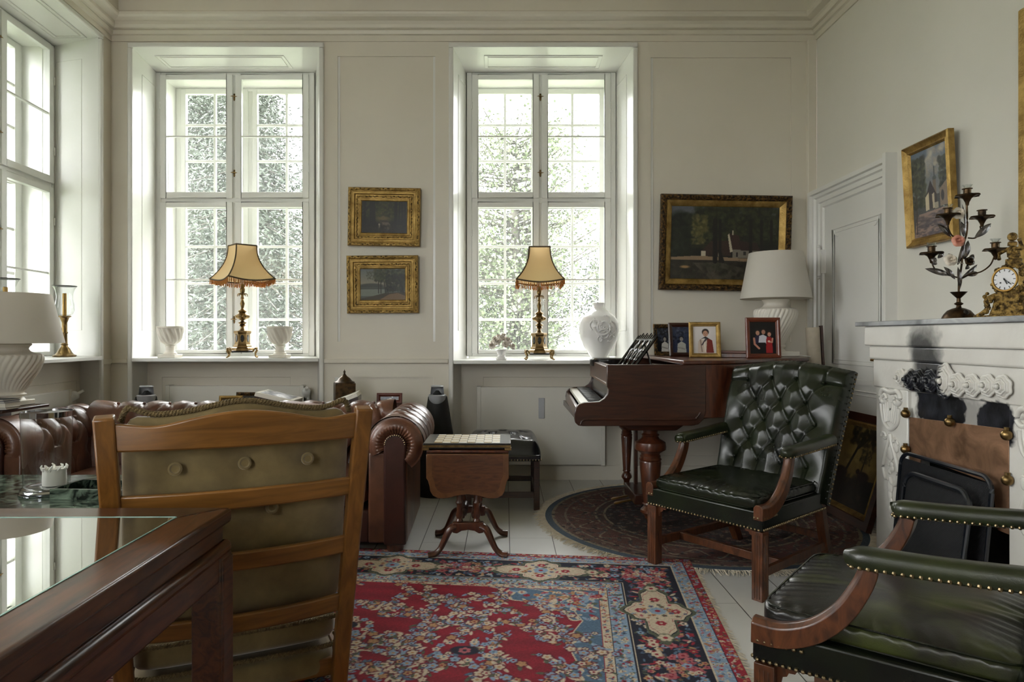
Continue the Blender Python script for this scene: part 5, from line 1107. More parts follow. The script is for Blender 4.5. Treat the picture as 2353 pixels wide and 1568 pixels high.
# carved relief
def relief_rose(name, y, z, r, parent, m, stretch=1.0):
    mb = F().at((XJ - .012 - XR, y - YC, z))
    def dish(i, j):
        a = i * 2 * PI; q = r * (1 - .9 * j) * (1 + .07 * math.cos(7 * a) * (1 - j)); return (-.006 - .020 * math.sin(j * PI * .5) + .006 * math.cos(j * PI * 5), q * math.cos(a), q * math.sin(a) * stretch)
    mb.grid(dish, 42, 18, True)
    for q0, w_, hh in ((1.0, .13, .006), (.66, .10, .018), (.36, .08, .026)):
        mb.tube([(-hh, r * q0 * (1 + .07 * math.cos(7 * a)) * math.cos(a), r * q0 * (1 + .07 * math.cos(7 * a)) * math.sin(a) * stretch) for a in [2 * PI * k / 42 for k in range(42)]], r * w_, 7, closed=True, up=(1, 0, 0))
    mb.ball((-.035, r * .13, 0), r * .2, 6, (1, .8, 1.2)); mb.ball((-.035, -r * .13, 0), r * .2, 6, (1, .8, 1.2)); return mb.build(name, m, parent, ang=60)
for px, py, r in ((2078, 868, .040), (2099, 872, .046), (2122, 874, .048), (2148, 876, .048), (2210, 884, .046), (2244, 886, .044), (2280, 886, .042), (2315, 889, .042)):
    Y = XJ * 1540 / (px - 1160); z = P(px, py, Y)[2]; relief_rose('carved_rosette', Y, z, r, fp, m_soot)
Y = XJ * 1540 / (2180 - 1160); relief_rose('carved_cartouche', Y, P(2180, 876, Y)[2], .055, fp, m_soot, 1.35)
def jamb_relief(yc, s):
    mb = F(); x = XJ - .004
    def T(path, r, n=7): mb.tube([(x, yc + s * a, z) for a, z in path], r, n)
    def sp_(cy, cz, r, t0, turns, w, sg=1): T([(cy + sg * r * (1 - .82 * k / 26) * math.cos(t0 + turns * 2 * PI * k / 26), cz + r * (1 - .82 * k / 26) * math.sin(t0 + turns * 2 * PI * k / 26)) for k in range(27)], [w * (1 - .45 * k / 26) for k in range(27)])
    sp_(.055, .885, .042, 1.4, 1.3, .013, -1); sp_(-.055, .885, .042, 1.4, 1.3, .013, 1); T([(-.05, .925), (0, .915), (.05, .925)], .013)
    for k in range(7): T(bez([(-.06 + .02 * k, .865 - .002 * abs(k - 3)), (-.055 + .018 * k, .82), (-.04 + .0135 * k, .77 - .004 * abs(k - 3))], 4), [.007] * 4 + [.009] * 5)
    T(bez([(-.075, .84), (-.065, .77), (-.03, .735), (.0, .725), (.03, .735), (.065, .77), (.085, .85), (.075, .9)], 4), .010)
    sp_(.055, .68, .028, 0, 1, .009); sp_(-.055, .66, .028, 2, 1, .010, -1); mb.ball((x, yc + s * .0, .60), .030, 6, (.35, .9, 1.3)); mb.ball((x, yc + s * -.055, .64), .022, 6, (.4, .8, 1.2))
    T(bez([(.0, .70), (-.02, .64), (-.05, .58), (-.07, .52), (-.055, .46), (-.02, .45), (.0, .48)], 4), .011); T(bez([(.0, .70), (.03, .63), (.055, .57), (.065, .52), (.045, .47), (.02, .47)], 4), .010)
    for k in range(6): mb.ball((x, yc + s * (.018 * math.cos(k)), .55 - .006 * k + .02 * math.sin(k * 2)), .017, 5, (.4, 1, 1))
    for k, (a, z, r) in enumerate(((0, .43, .024), (.004, .39, .02), (-.004, .355, .017), (.004, .315, .014), (0, .28, .010))): mb.ball((x, yc + s * a, z), r, 6, (.4, 1, 1.4))
    return mb.build('carved_drop', m_soot, fp, ang=70)
jamb_relief(3.435, 1); jamb_relief(2 * YC - 3.435, -1)
# fire screen leaning against the opening
sc_ = empty('fire_screen', (1.895, 2.985, .0125), 0, 'black metal mesh fire screen with rounded corners standing before the fireplace', 'fire screen')
def roundrect(y0, y1, z0, z1, r, x, n=6):
    pts = []
    for cy_, cz_, a0 in ((y1 - r, z1 - r, 0), (y0 + r, z1 - r, 90), (y0 + .001, z0, 180), (y1 - .001, z0, 270)):
        if a0 >= 180: pts.append((x, cy_, cz_)); continue
        pts += [(x, cy_ + r * math.cos(R(a0 + 90 * k / n)), cz_ + r * math.sin(R(a0 + 90 * k / n))) for k in range(n + 1)]
    return pts
m, nt, b = newmat('black_wire_mesh'); b.inputs['Base Color'].default_value = (*lin((22, 22, 25)), 1); b.inputs['Roughness'].default_value = .5; b.inputs['Metallic'].default_value = .4
v = coords(nt); sp = nt.nodes.new('ShaderNodeSeparateXYZ'); nt.links.new(v, sp.inputs[0])
wv = mth(nt, 'MULTIPLY', mth(nt, 'SINE', mth(nt, 'MULTIPLY', sp.outputs[1], 900.0)), mth(nt, 'SINE', mth(nt, 'MULTIPLY', sp.outputs[2], 900.0))); bumpn(nt, b, wv, .6, .004); m_mesh = m
m_blk = mat('black_enamel', (20, 24, 30), None, rough=.28, coat=.3)
mb = MB(); mb.tube([(p[0] + .05 * (1 - p[2] / .6) * -1, p[1], p[2]) for p in roundrect(-.325, .285, 0, .625, .06, .04)], .010, 8, closed=True); mb.build('back_frame', m_blk, sc_)
mb = MB(); mb.add([(.04 - .05 * (1 - z / .6), y, z) for y, z in ((-.32, 0), (.28, 0), (.28, .6), (-.32, .6))], [(0, 1, 2, 3)]); mb.build('back_mesh', m_mesh, sc_)
mb = MB(); mb.tube([(p[0] - .06 * (1 - p[2] / .53), p[1], p[2]) for p in roundrect(-.30, .135, 0, .56, .07, -.03)], .012, 8, closed=True); mb.build('front_frame', m_blk, sc_)
mb = MB(); mb.add([(-.03 - .06 * (1 - z / .53), y, z) for y, z in ((-.295, 0), (.13, 0), (.13, .54), (-.295, .54))], [(0, 1, 2, 3)]); mb.build('front_mesh', m_mesh, sc_)
# ------------------------------------------------------------------ candelabra with porcelain roses
CX, CY = 2.14, 3.16; kk = CY / 1540 / 4.613 * 1.0
cd = empty('candelabra', (CX, CY, 1.281), 0, 'dark metal five-light candelabra with porcelain roses on the mantel', 'candelabra')
def cp(x, y, d=0): return ((x - 490) * kk, d, (1520 - y) * kk)
m_pat = mat('dark_bronze', (40, 34, 28), (92, 70, 46), 30, .38, .9)
MB().lathe([(0, 0), (.068, 0), (.066, .01), (.058, .025), (.045, .042), (.026, .052), (.012, .056), (.009, .066), (.018, .072), (.019, .076), (.009, .082), (.008, .10), (.012, .104), (.034, .128), (.036, .13), (.03, .13), (0, .115)], 32, lambda a, r, z: r * (1 + .04 * abs(math.sin(8 * a))) if z < .05 else r).build('base', m_pat, cd, ang=45)
MB().at((0, -.053, .03), rx=R(-20)).ball((0, 0, 0), .014, 6, (1, .4, 1.2)).build('black_stone', m_ebony, cd)
MB().tube(bez([cp(490, 1270), cp(493, 1100), cp(515, 980), cp(530, 850), cp(548, 700), cp(575, 600), cp(580, 450), cp(576, 300), cp(580, 250)], 4), .0045, 7).build('stem', m_pat, cd)
arms = [([(555, 670), (420, 640), (362, 560), (348, 480)], (345, 425), 1, -.02), ([(590, 655), (680, 652), (752, 585), (765, 520)], (785, 425), 0, .03), ([(500, 1080), (390, 1050), (290, 1020), (240, 950), (230, 870)], (230, 815), 1, .02), ([(505, 1090), (590, 1045), (700, 1018), (785, 950), (815, 865)], (830, 790), 1, -.03), ([(578, 290), (578, 270)], (580, 210), 1, 0)]
for pts, (sx, sy), gl, dd in arms:
    n = len(pts); mb = MB(); mb.tube(bez([cp(a, b_, dd * k / max(1, n - 1)) for k, (a, b_) in enumerate(pts)], 5), .0035, 6)
    o = mb.build('arm', m_pat, cd); q = cp(sx, sy, dd)
    mb = MB().at((q[0], q[1], q[2] - .0)); mb.lathe([(0, -.048), (.006, -.045), (.009, -.03), (.018, -.012), (.036, .0), (.05, .004), (.052, -.002), (.046, .006), (.016, .004), (.0165, .03), (.022, .032), (.022, .035), (.014, .035), (0, .03)], 24, lambda a, r, z: r * (1 + .10 * math.cos(6 * a)) if r > .03 else r); mb.build('drip_pan', m_pat, o, ang=40)
    if gl: MB().at((q[0], q[1], q[2])).lathe([(.012, .035), (.02, .052), (.018, .052), (.010, .036)], 16, lambda a, r, z: r * (1 + .2 * math.cos(8 * a)) if z > .05 else r).build('glass_bobeche', m_glass, o)
def leaf(mb, p, q, wd, bow=.01):
    p, q = Vector(p), Vector(q); d = q - p; s = d.cross(Vector((0, 1, 0))).normalized(); N = 8
    def fn(i, j):
        t = j; w_ = wd * math.sin(PI * min(1, t * .96 + .04)) ** .8 * (2 * i - 1); return tuple(p + d * t + s * w_ + Vector((0, -bow * math.sin(PI * t) + .25 * abs(w_), 0)))
    mb.grid(fn, 5, N)
mb = MB()
for a, b_, w_ in (((500, 1200), (480, 960), .008), ((450, 1090), (330, 960), .008), ((400, 1050), (130, 980), .010), ((510, 1095), (690, 935), .007), ((570, 1050), (700, 1025), .008), ((665, 650), (835, 500), .012), ((410, 640), (265, 510), .010), ((548, 880), (590, 680), .011), ((480, 940), (550, 680), .008), ((545, 640), (515, 480), .009), ((560, 620), (525, 290), .004), ((590, 900), (650, 830), .009), ((590, 930), (660, 900), .009), ((260, 900), (190, 880), .008), ((270, 870), (320, 800), .008), ((250, 900), (210, 940), .008), ((590, 940), (560, 990), .007), ((420, 880), (380, 820), .006), ((500, 400), (535, 405), .005)):
    leaf(mb, cp(*a), cp(*b_), w_ * 1.45)
mb.build('leaves', mat('pewter_leaf', (66, 60, 58), (150, 146, 146), 40, .25, .9), cd, ang=70)
for (x, y), r, c_, lb in (((440, 403), .030, (222, 212, 196), 'cream porcelain rose'), ((437, 693), .030, (206, 140, 118), 'pink porcelain rose'), ((355, 895), .030, (222, 212, 196), 'cream porcelain rose')):
    mb = MB(); q = cp(x, y, -.035); rose(mb, q, r, seed=int(x), dr=(-.25, -1, .15)); mb.at().tube([q, ((q[0] + cp(530, y)[0]) / 2, -.02, q[2] - .012), cp(540, y + 30)], .002, 5); mb.build('porcelain_rose', mat('bisque_rose', c_, tuple(min(255, v + 12) for v in c_), 40, .45), cd, ang=60, label=lb)
mb = MB(); rose(mb, cp(575, 905, -.02), .022, seed=9); mb.build('metal_flower', m_pat, cd)
# ------------------------------------------------------------------ mantel clock, mirror, paintings
ck = empty('mantel_clock', (2.17, 2.86, 1.281), R(-68), 'gilded ornate clock with oval white dial at the right end of the mantel', 'clock')
mb = MB(); mb.box(-.10, .10, -.05, .05, 0, .012); mb.prism([(-.075, .012), (.075, .012), (.06, .05), (.045, .12), (-.045, .12), (-.06, .05)], -.04, .04, 'y')
rs = random.Random(3)
for k in range(90):
    a = rs.uniform(0, 2 * PI); q = rs.uniform(.05, .07); mb.ball((q * math.cos(a), -.02 + rs.uniform(-.02, .02), .16 + q * 1.1 * math.sin(a)), rs.uniform(.006, .012), 4)
for s in (-1, 1):
    mb.tube(bez([(s * .05, -.03, .1), (s * .085, -.04, .08), (s * .08, -.04, .045), (s * .10, -.045, .02), (s * .13, -.045, .004)], 5), .010, 6)
    for k in range(12): mb.ball((s * rs.uniform(.03, .10), -.045, rs.uniform(.015, .11)), rs.uniform(.006, .013), 4)
mb.build('case', m_goldor, ck, ang=60)
mb = MB(); mb.tube(bez([(0, 0, .22), (.005, -.005, .26), (-.004, 0, .30), (.0, -.004, .325)], 4), [.03] * 4 + [.024] * 4 + [.018] * 4 + [.012], 8); mb.ball((0, -.006, .345), .019, 6); mb.tube([(0, -.01, .30), (-.04, -.03, .275), (-.03, -.045, .25)], .008, 6); mb.tube([(0, 0, .30), (.045, -.01, .285), (.04, -.03, .33)], .008, 6); mb.build('figure_finial', m_goldor, ck, ang=60, label='gilt cherub figure on top of the clock')
mb = MB().at((0, -.052, .162), rx=R(90)); mb.lathe([(0, 0), (.047, 0), (.047, .004), (0, .006)], 32); dl = mb.build('dial', mat('enamel_dial', (226, 226, 228), None, rough=.15, coat=.5), ck)
mb = MB().at((0, -.052, .162), rx=R(90)); mb.tube([(.049 * math.cos(2 * PI * k / 32), .049 * math.sin(2 * PI * k / 32), .004) for k in range(32)], .005, 6, closed=True); mb.build('bezel', m_brass, dl)
mb = MB()
for k in range(12): mb.at((0, -.0585, .162), ry=R(30 * k)); mb.box(-.0012, .0012, -.0005, .0005, .034, .043)
for k, (a, L, w_) in enumerate(((130, .036, .0014), (152, .024, .002))): mb.at((0, -.060, .162), ry=R(a)); mb.box(-w_, w_, -.0005, .0005, -.006, L)
mb.at((0, -.06, .162)); mb.ball((0, 0, 0), .004, 4); mb.ball((-.016, .001, -.014), .0035, 4); mb.ball((.016, .001, -.014), .0035, 4); mb.build('hands_and_marks', m_ebony, dl)
t = empty('mirror', (XR - .005, 2.55, 1.42), R(-90), 'tall gilt frame over the mantel, only its left side in view', 'mirror')
PF = [(0, 0), (0, -.03), (.012, -.045), (.03, -.04), (.05, -.03), (.06, -.012), (.06, 0)]
mb = MB(); frame_mesh(mb, 1.26, 1.33, PF); mb.build('frame', m_gold, t, ang=25); MB().box(-.585, .585, -.010, -.002, .045, 1.285).build('mirror_glass', mat('mirror_silver', (200, 204, 206), None, rough=.02, metal=1), t)
BZ = empty('tray_handle', (2.2, 3.02, 1.281), R(-70), 'thin dark metal snuffer lying behind the candelabra foot on the mantel', 'candle snuffer')
MB().tube([(-.09, 0, .004), (.06, 0, .004)], .004, 6).tube([(.06, 0, .006), (.10, 0, .008)], [.008, .012], 8).build('snuffer', m_pat, BZ)
def painting(name, loc, rz, w, h, prof, m_fr_, cvf, inset, label, orn=None, tilt=0, roll=0, group=None, inner=None):
    t = empty(name, loc, rz, label, 'painting', group, rx=tilt, ry=roll)
    mb = MB(); frame_mesh(mb, w, h, prof); mb.build('frame', m_fr_, t, ang=22)
    if inner: mb = MB().at((0, 0, inner[0])); frame_mesh(mb, w - 2 * inner[0], h - 2 * inner[0], inner[1]); mb.build('inner_frame', inner[2], t, ang=22)
    if orn:
        mb = MB(); rs = random.Random(5)
        for ins, y, r, st, mt in orn:
            a, c = w / 2 - ins, h / 2 - ins
            for (x0, z0, x1, z1) in ((-a, h / 2 - c, a, h / 2 - c), (-a, h / 2 + c, a, h / 2 + c), (-a, h / 2 - c, -a, h / 2 + c), (a, h / 2 - c, a, h / 2 + c)):
                L = math.hypot(x1 - x0, z1 - z0); n = int(L / st)
                for k in range(n):
                    f = (k + .5) / n; s_ = 1 if k % 2 else -1; hor = abs(x1 - x0) > abs(z1 - z0)
                    mb.ball((x0 + (x1 - x0) * f + (0 if hor else s_ * r * .3), y, z0 + (z1 - z0) * f + (s_ * r * .3 if hor else 0)), r * rs.uniform(.8, 1.1), 4, (1.6 if hor else .8, .6, .8 if hor else 1.6))
        mb.build('carved_ornament', m_goldor if m_fr_ is m_gold else m_goldd, t, ang=60)
    picture(cvf(), w - 2 * inset, h - 2 * inset, t, m_oil, -.012, 'canvas').location = (0, 0, inset)
    MB().box(-w / 2 + .01, w / 2 - .01, -.006, -.001, .01, h - .01).build('backing', m_mahogx, t)
    return t
def cv_forest():
    c = Cv(150, 104, (22, 20, 16)); c.ell(78, 34, 46, 26, (62, 62, 30), 1.2); c.ell(70, 52, 22, 14, (96, 84, 56), 1.3); c.dabs(500, 0, 150, 0, 50, [(38, 42, 20), (54, 54, 26), (26, 26, 16), (70, 66, 34)], (2, 6), .5)
    for x, w_ in ((38, 9), (30, 5), (10, 4), (112, 8), (132, 5), (124, 3), (142, 4)): c.line(x, -4, x + random.uniform(-3, 3), 88, w_, (14, 12, 10), 2)
    c.line(30, 10, 4, 40, 4, (16, 13, 11), 2); c.poly([(60, 62), (84, 62), (104, 90), (70, 90)], (56, 46, 38))
    for k in range(6): c.line(68 + k * 1.5, 70 + k * 3.4, 88 + k * 2.8, 70 + k * 3.2, 1.4, (104, 92, 82))
    c.poly([(50, 104), (70, 92), (100, 88), (88, 104)], (84, 76, 76)); c.line(58, 76, 58, 98, 5, (110, 102, 90), 1); c.ell(58, 75, 3, 3, (140, 130, 116)); c.dabs(200, 0, 150, 78, 104, [(20, 16, 12), (34, 26, 20), (28, 24, 16)], (2, 6), .5); c.noise(3); return c
def cv_lake():
    c = Cv(150, 104, (96, 100, 96)); c.vgrad(0, 60, (92, 98, 98), (140, 132, 112)); c.vgrad(60, 104, (98, 106, 100), (70, 74, 66)); c.ell(36, 58, 44, 10, (58, 60, 54), .4); c.rect(0, 60, 150, 68, (66, 70, 62)); c.rect(0, 68, 80, 90, (112, 118, 108))
    c.poly([(0, 104), (0, 98), (40, 90), (80, 80), (150, 76), (150, 104)], (58, 50, 34)); c.poly([(60, 104), (96, 84), (124, 80), (150, 90), (150, 104)], (112, 88, 60))
    for x in (60, 68, 76, 84): c.line(x, 22, x + 8 * (x > 70), 80, 2.2, (40, 36, 26), 1)
    c.line(128, 20, 142, 78, 4, (24, 22, 18)); c.dabs(520, 48, 150, 0, 42, [(40, 46, 26), (58, 62, 36), (30, 34, 22), (74, 74, 44)], (2, 5), .6); c.dabs(300, 85, 150, 20, 74, [(30, 34, 22), (46, 46, 28), (22, 24, 18)], (2, 6), .6); c.dabs(90, 20, 70, 6, 34, [(74, 78, 58), (58, 62, 42)], (1.5, 4), .5); c.noise(3); return c
def cv_village():
    c = Cv(240, 160, (16, 18, 12)); c.vgrad(0, 60, (84, 88, 96), (104, 100, 96)); c.ell(18, 60, 30, 48, (20, 26, 14), .3); c.dabs(300, 0, 46, 18, 110, [(22, 28, 16), (16, 20, 12), (30, 34, 20)], (3, 8), .6)
    c.ell(100, 40, 56, 44, (34, 38, 20), .5); c.ell(170, 42, 60, 52, (26, 28, 16), .5); c.rect(150, 4, 168, 16, (90, 94, 98), .7)
    c.dabs(900, 48, 240, 0, 80, [(40, 44, 22), (26, 30, 16), (56, 56, 28), (20, 22, 14), (34, 34, 18)], (3, 7), .55); c.dabs(160, 46, 80, 20, 90, [(84, 80, 40), (104, 96, 56), (64, 62, 30)], (2, 6), .6); c.rect(40, 84, 240, 116, (20, 20, 14), .75)
    c.poly([(68, 108), (68, 98), (88, 76), (128, 74), (134, 100), (134, 108)], (52, 34, 28)); c.poly([(68, 98), (78, 98), (78, 110), (68, 110)], (176, 166, 146)); c.poly([(126, 62), (129, 58), (138, 98), (132, 100)], (178, 168, 148)); c.poly([(129, 58), (150, 62), (160, 92), (138, 96)], (54, 32, 28)); c.rect(136, 52, 139, 62, (170, 160, 140)); c.rect(138, 94, 196, 112, (116, 110, 100)); c.poly([(150, 74), (190, 78), (200, 96), (156, 96)], (44, 28, 24)); c.rect(146, 100, 150, 110, (30, 26, 24)); c.rect(162, 98, 168, 106, (44, 40, 38)); c.rect(176, 98, 182, 106, (44, 40, 38)); c.rect(106, 94, 110, 110, (166, 156, 138))
    c.poly([(0, 112), (60, 108), (240, 116), (240, 122), (120, 118), (0, 118)], (134, 112, 88)); c.poly([(0, 118), (120, 118), (240, 122), (240, 160), (0, 160)], (40, 36, 28)); c.poly([(50, 124), (110, 122), (190, 140), (240, 160), (90, 160)], (72, 66, 56)); c.dabs(200, 0, 240, 122, 160, [(38, 40, 24), (30, 26, 20), (60, 54, 42)], (3, 8), .4); c.ell(32, 133, 10, 3, (150, 118, 78), .8)
    for x, w_ in ((97, 8), (108, 4), (176, 5), (200, 4), (222, 4)): c.line(x, 30, x + 2, 120, w_, (18, 15, 12), 2)
    c.line(108, 96, 116, 120, 5, (18, 15, 12), 2); c.noise(3); return c
def cv_church():
    c = Cv(120, 200, (70, 72, 72)); c.vgrad(0, 110, (92, 104, 118), (120, 120, 118)); c.dabs(60, 50, 110, 4, 60, [(150, 140, 126), (176, 164, 146), (120, 124, 130)], (5, 12), .5); c.dabs(420, 0, 46, 14, 130, [(50, 54, 46), (66, 70, 54), (40, 42, 40), (84, 86, 66)], (3, 7), .6); c.dabs(200, 92, 120, 30, 110, [(52, 56, 48), (70, 74, 60), (40, 42, 40)], (3, 6), .6)
    c.line(76, 46, 76, 70, 2, (60, 64, 66)); c.ell(76, 72, 6, 6, (74, 80, 78)); c.rect(71, 76, 81, 110, (110, 96, 84)); c.poly([(44, 112), (62, 74), (80, 108)], (48, 40, 44)); c.poly([(44, 110), (56, 100), (56, 140), (44, 142)], (190, 176, 148)); c.poly([(56, 104), (82, 108), (82, 142), (56, 140)], (60, 54, 52)); c.poly([(66, 108), (74, 104), (74, 140), (68, 140)], (176, 162, 138)); c.poly([(92, 100), (120, 80), (120, 140), (92, 140)], (128, 112, 98)); c.ell(100, 116, 5, 12, (60, 58, 60)); c.rect(74, 128, 86, 142, (150, 142, 124))
    c.poly([(20, 146), (120, 142), (120, 200), (0, 200), (8, 164)], (140, 118, 108)); c.dabs(150, 10, 120, 150, 198, [(74, 66, 72), (58, 56, 62), (90, 80, 80)], (3, 10), .6, (.2, .4), 0); c.line(14, 100, 10, 190, 2, (60, 48, 40)); c.noise(4); return c
def cv_cattle():
    c = Cv(160, 150, (90, 74, 34)); c.vgrad(0, 90, (120, 100, 54), (84, 68, 32)); c.dabs(150, 0, 160, 0, 80, [(130, 110, 62), (96, 78, 40), (110, 92, 50)], (5, 14), .35); c.poly([(0, 150), (0, 96), (60, 100), (110, 96), (160, 90), (160, 150)], (24, 18, 12)); c.dabs(200, 0, 160, 94, 150, [(30, 24, 14), (20, 16, 12), (40, 30, 18)], (4, 9), .5)
    c.line(66, 96, 92, 20, 5, (20, 16, 12)); c.line(88, 40, 118, 8, 3, (20, 16, 12)); c.dabs(130, 60, 132, 0, 34, [(24, 22, 14), (36, 30, 18)], (2, 7), .6); c.line(112, 96, 116, 44, 2.5, (30, 24, 16)); c.dabs(50, 100, 130, 40, 64, [(34, 32, 20)], (1.5, 4), .6)
    for x, y, s in ((56, 92, 1), (122, 88, .8)): c.ell(x, y, 20 * s, 11 * s, (28, 16, 12), .3); c.rect(x - 16 * s, y, x - 12 * s, y + 24 * s, (24, 14, 10)); c.rect(x + 10 * s, y, x + 14 * s, y + 24 * s, (24, 14, 10)); c.ell(x - 22 * s, y - 8 * s, 7 * s, 6 * s, (28, 16, 12))
    c.noise(3); return c
PW = [(0, 0), (0, -.03), (.006, -.04), (.02, -.043), (.028, -.036), (.034, -.034), (.040, -.036), (.05, -.034), (.056, -.02), (.082, -.016), (.086, -.022), (.10, -.018), (.106, -.012), (.106, 0)]
w_ = 163 / 1540 * 5.33; h_ = 131 / 1540 * 5.33
painting('painting', (P(882, 0, 5.345)[0] + .003, 5.345, P(0, 566, 5.33)[2]), 0, .572, .462, PW, m_gold, cv_forest, .105, 'upper of two gilt-framed landscapes between the windows, a dark forest path with steps', [(.014, -.040, .009, .022, 0), (.070, -.018, .008, .016, 0)], R(1.2), R(1.0), 'small gilt-framed landscapes between the windows')
painting('painting', (P(881, 0, 5.345)[0], 5.345, P(0, 720, 5.33)[2]), 0, .566, .458, PW, m_gold, cv_lake, .105, 'lower of two gilt-framed landscapes between the windows, trees beside a lake', [(.014, -.040, .009, .022, 0), (.070, -.018, .008, .016, 0)], R(1.2), R(-.4), 'small gilt-framed landscapes between the windows')
w_, h_ = 300 / 1540 * 5.31, 222 / 1540 * 5.31
PD = [(0, 0), (0, -.035), (.012, -.05), (.035, -.05), (.045, -.04), (.045, 0)]; PI_ = [(0, 0), (0, -.035), (.006, -.042), (.018, -.036), (.034, -.024), (.04, -.02), (.046, -.014), (.05, -.008), (.05, 0)]
painting('painting', (P(1661, 0, 5.34)[0], 5.34, P(0, 668, 5.31)[2]), 0, 1.035, .755, PD, m_goldd, cv_village, .092, 'large dark-framed landscape with a white village house under trees, above the piano', [(.02, -.05, .013, .026, 0)], R(2), R(1.0), None, (.043, PI_, m_gold))
painting('painting', (XR - .008, 3.85, 1.735), R(-90), .425, .60, [(0, 0), (0, -.034), (.008, -.040), (.018, -.03), (.034, -.022), (.042, -.026), (.048, -.018), (.052, -.010), (.052, 0)], m_gold, cv_church, .052, 'upright gilt-framed painting of a small church on the right wall above the door casing', None, R(3))
painting('leaning_painting', (2.20, 4.44, .012), R(-90), .83, .70, [(0, 0), (0, -.035), (.05, -.035), (.055, -.03), (.06, 0)], m_mahogx, cv_cattle, .088, 'large dark-framed cattle painting leaning on the right wall behind the armchair', None, R(-17), 0, None, (.056, [(0, 0), (0, -.030), (.012, -.034), (.026, -.022), (.034, -.01), (.034, 0)], m_gold))
t = empty('canvas_roll', (2.33, 4.93, 0), 0, 'tall pale rolled canvas with a dark batten leaning in the corner by the door', 'rolled canvas', ry=R(-3))
MB().tube([(0, 0, 0), (0, 0, 1.27)], .048, 16).build('roll', mat('raw_canvas', (176, 166, 148), (190, 180, 162), 20, .85), t); MB().box(.045, .062, -.03, .0, 0, 1.28).build('batten', m_mahogx, t); 
t = empty('lamp_cable', (0, 0, 0), 0, 'thin white cable hanging down the wall beside the fireplace', 'cable')
MB().tube(bez([(2.40, 3.70, .84), (2.40, 3.9, .80), (2.40, 4.05, .72), (2.40, 4.2, .695), (2.39, 4.6, .69)] and [(2.455, 3.62, .86), (2.455, 3.8, .83), (2.455, 3.95, .745), (2.455, 4.1, .705), (2.455, 4.22, .70)], 6), .003, 5).build('wire', m_win, t)
# ================================================================== FOREGROUND TABLE
gt2 = empty('glass_top_table', (-.72, 1.77, 0), R(.6), 'dark rosewood table with inset glass top filling the lower left corner', 'table')
Lx, Ly = -1.55, -1.5      # table spans local x Lx..0, y Ly..0
mb = MB()
def tbar(x0, x1, y0, y1, z0, z1, name, m=m_table, bev=.006, seg=3): return MB().box(x0, x1, y0, y1, z0, z1).build(name, m, gt2, bev=bev, seg=seg)
fw = .105
m_tablex = mat('dark_rosewood_crosswise', (38, 20, 12), (92, 56, 32), 4, .25, stretch=(1.0, 7, 7), coat=.12, dist=1.6, rvar=.05)
def mitre(name, pts, z0, z1, m): return MB().prism(pts, z0, z1, 'z').build(name, m, gt2, bev=.008, seg=3)
mitre('top_border', [(0, 0), (0, Ly), (-fw, Ly + fw), (-fw, -fw)], .712, .75, m_table); mitre('top_border', [(Lx, 0), (0, 0), (-fw, -fw), (Lx + fw, -fw)], .712, .75, m_tablex)
mitre('top_border', [(Lx, Ly), (Lx, 0), (Lx + fw, -fw), (Lx + fw, Ly + fw)], .712, .75, m_table); mitre('top_border', [(0, Ly), (Lx, Ly), (Lx + fw, Ly + fw), (-fw, Ly + fw)], .712, .75, m_tablex)
MB().box(Lx + fw - .01, -fw + .01, Ly + fw - .01, -fw + .01, .715, .735).build('wood_panel', mat('pale_figured_wood', (120, 100, 72), (168, 152, 120), 2.2, .4, stretch=(1.2, 3, 1), dist=2, detail=7), gt2, smooth=False)
m, nt, b = newmat('polished_glass_sheet'); nt.nodes.clear(); out_ = nt.nodes.new('ShaderNodeOutputMaterial'); mxs = nt.nodes.new('ShaderNodeMixShader'); tr_ = nt.nodes.new('ShaderNodeBsdfTransparent'); gl_ = nt.nodes.new('ShaderNodeBsdfGlossy'); fr_ = nt.nodes.new('ShaderNodeFresnel'); fr_.inputs['IOR'].default_value = 1.62
tr_.inputs['Color'].default_value = (.86, .95, .92, 1); gl_.inputs['Roughness'].default_value = .0; ma_ = nt.nodes.new('ShaderNodeMath'); ma_.operation = 'MULTIPLY'; ma_.use_clamp = True; ma_.inputs[1].default_value = 1.8
nt.links.new(fr_.outputs[0], ma_.inputs[0]); nt.links.new(ma_.outputs[0], mxs.inputs[0]); nt.links.new(tr_.outputs[0], mxs.inputs[1]); nt.links.new(gl_.outputs[0], mxs.inputs[2]); nt.links.new(mxs.outputs[0], out_.inputs[0])
MB().add([(Lx + fw - .004, Ly + fw - .004, .7505), (-fw + .004, Ly + fw - .004, .7505), (-fw + .004, -fw + .004, .7505), (Lx + fw - .004, -fw + .004, .7505)], [(0, 1, 2, 3)]).build('glass_top', m, gt2, smooth=False)
mb = MB(); e = -fw + .004
mb.box(e - .0, e + .004, Ly + fw, e, .744, .7515); mb.box(Lx + fw, e, e, e + .004, .744, .7515); mb.build('glass_edge', mat('green_glass_edge', (120, 160, 150), (170, 200, 194), 9, .1, coat=.5), gt2)
tbar(-.035, -.015, Ly + .02, -.02, .665, .715, 'waist'); tbar(Lx + .02, -.02, -.035, -.015, .665, .715, 'waist', m_tablex)
tbar(-.05, .002, Ly, .0, .632, .668, 'bead', bev=.014, seg=4); tbar(Lx, .0, -.05, .002, .632, .668, 'bead', m_tablex, .014, 4)
tbar(-.04, -.004, Ly + .03, -.03, .575, .64, 'apron', bev=.006); tbar(Lx + .03, -.03, -.04, -.004, .575, .64, 'apron', m_tablex)
for x, y in ((0, 0), (Lx + .075, 0), (0, Ly + .075), (Lx + .075, Ly + .075)):
    mb = MB(); mb.box(x - .075, x, y - .075, y, .0105, .64); mb.box(x - .066, x + .003, y - .066, y + .003, .0105, .63); mb.build('leg', m_table, gt2, bev=.007, seg=3)
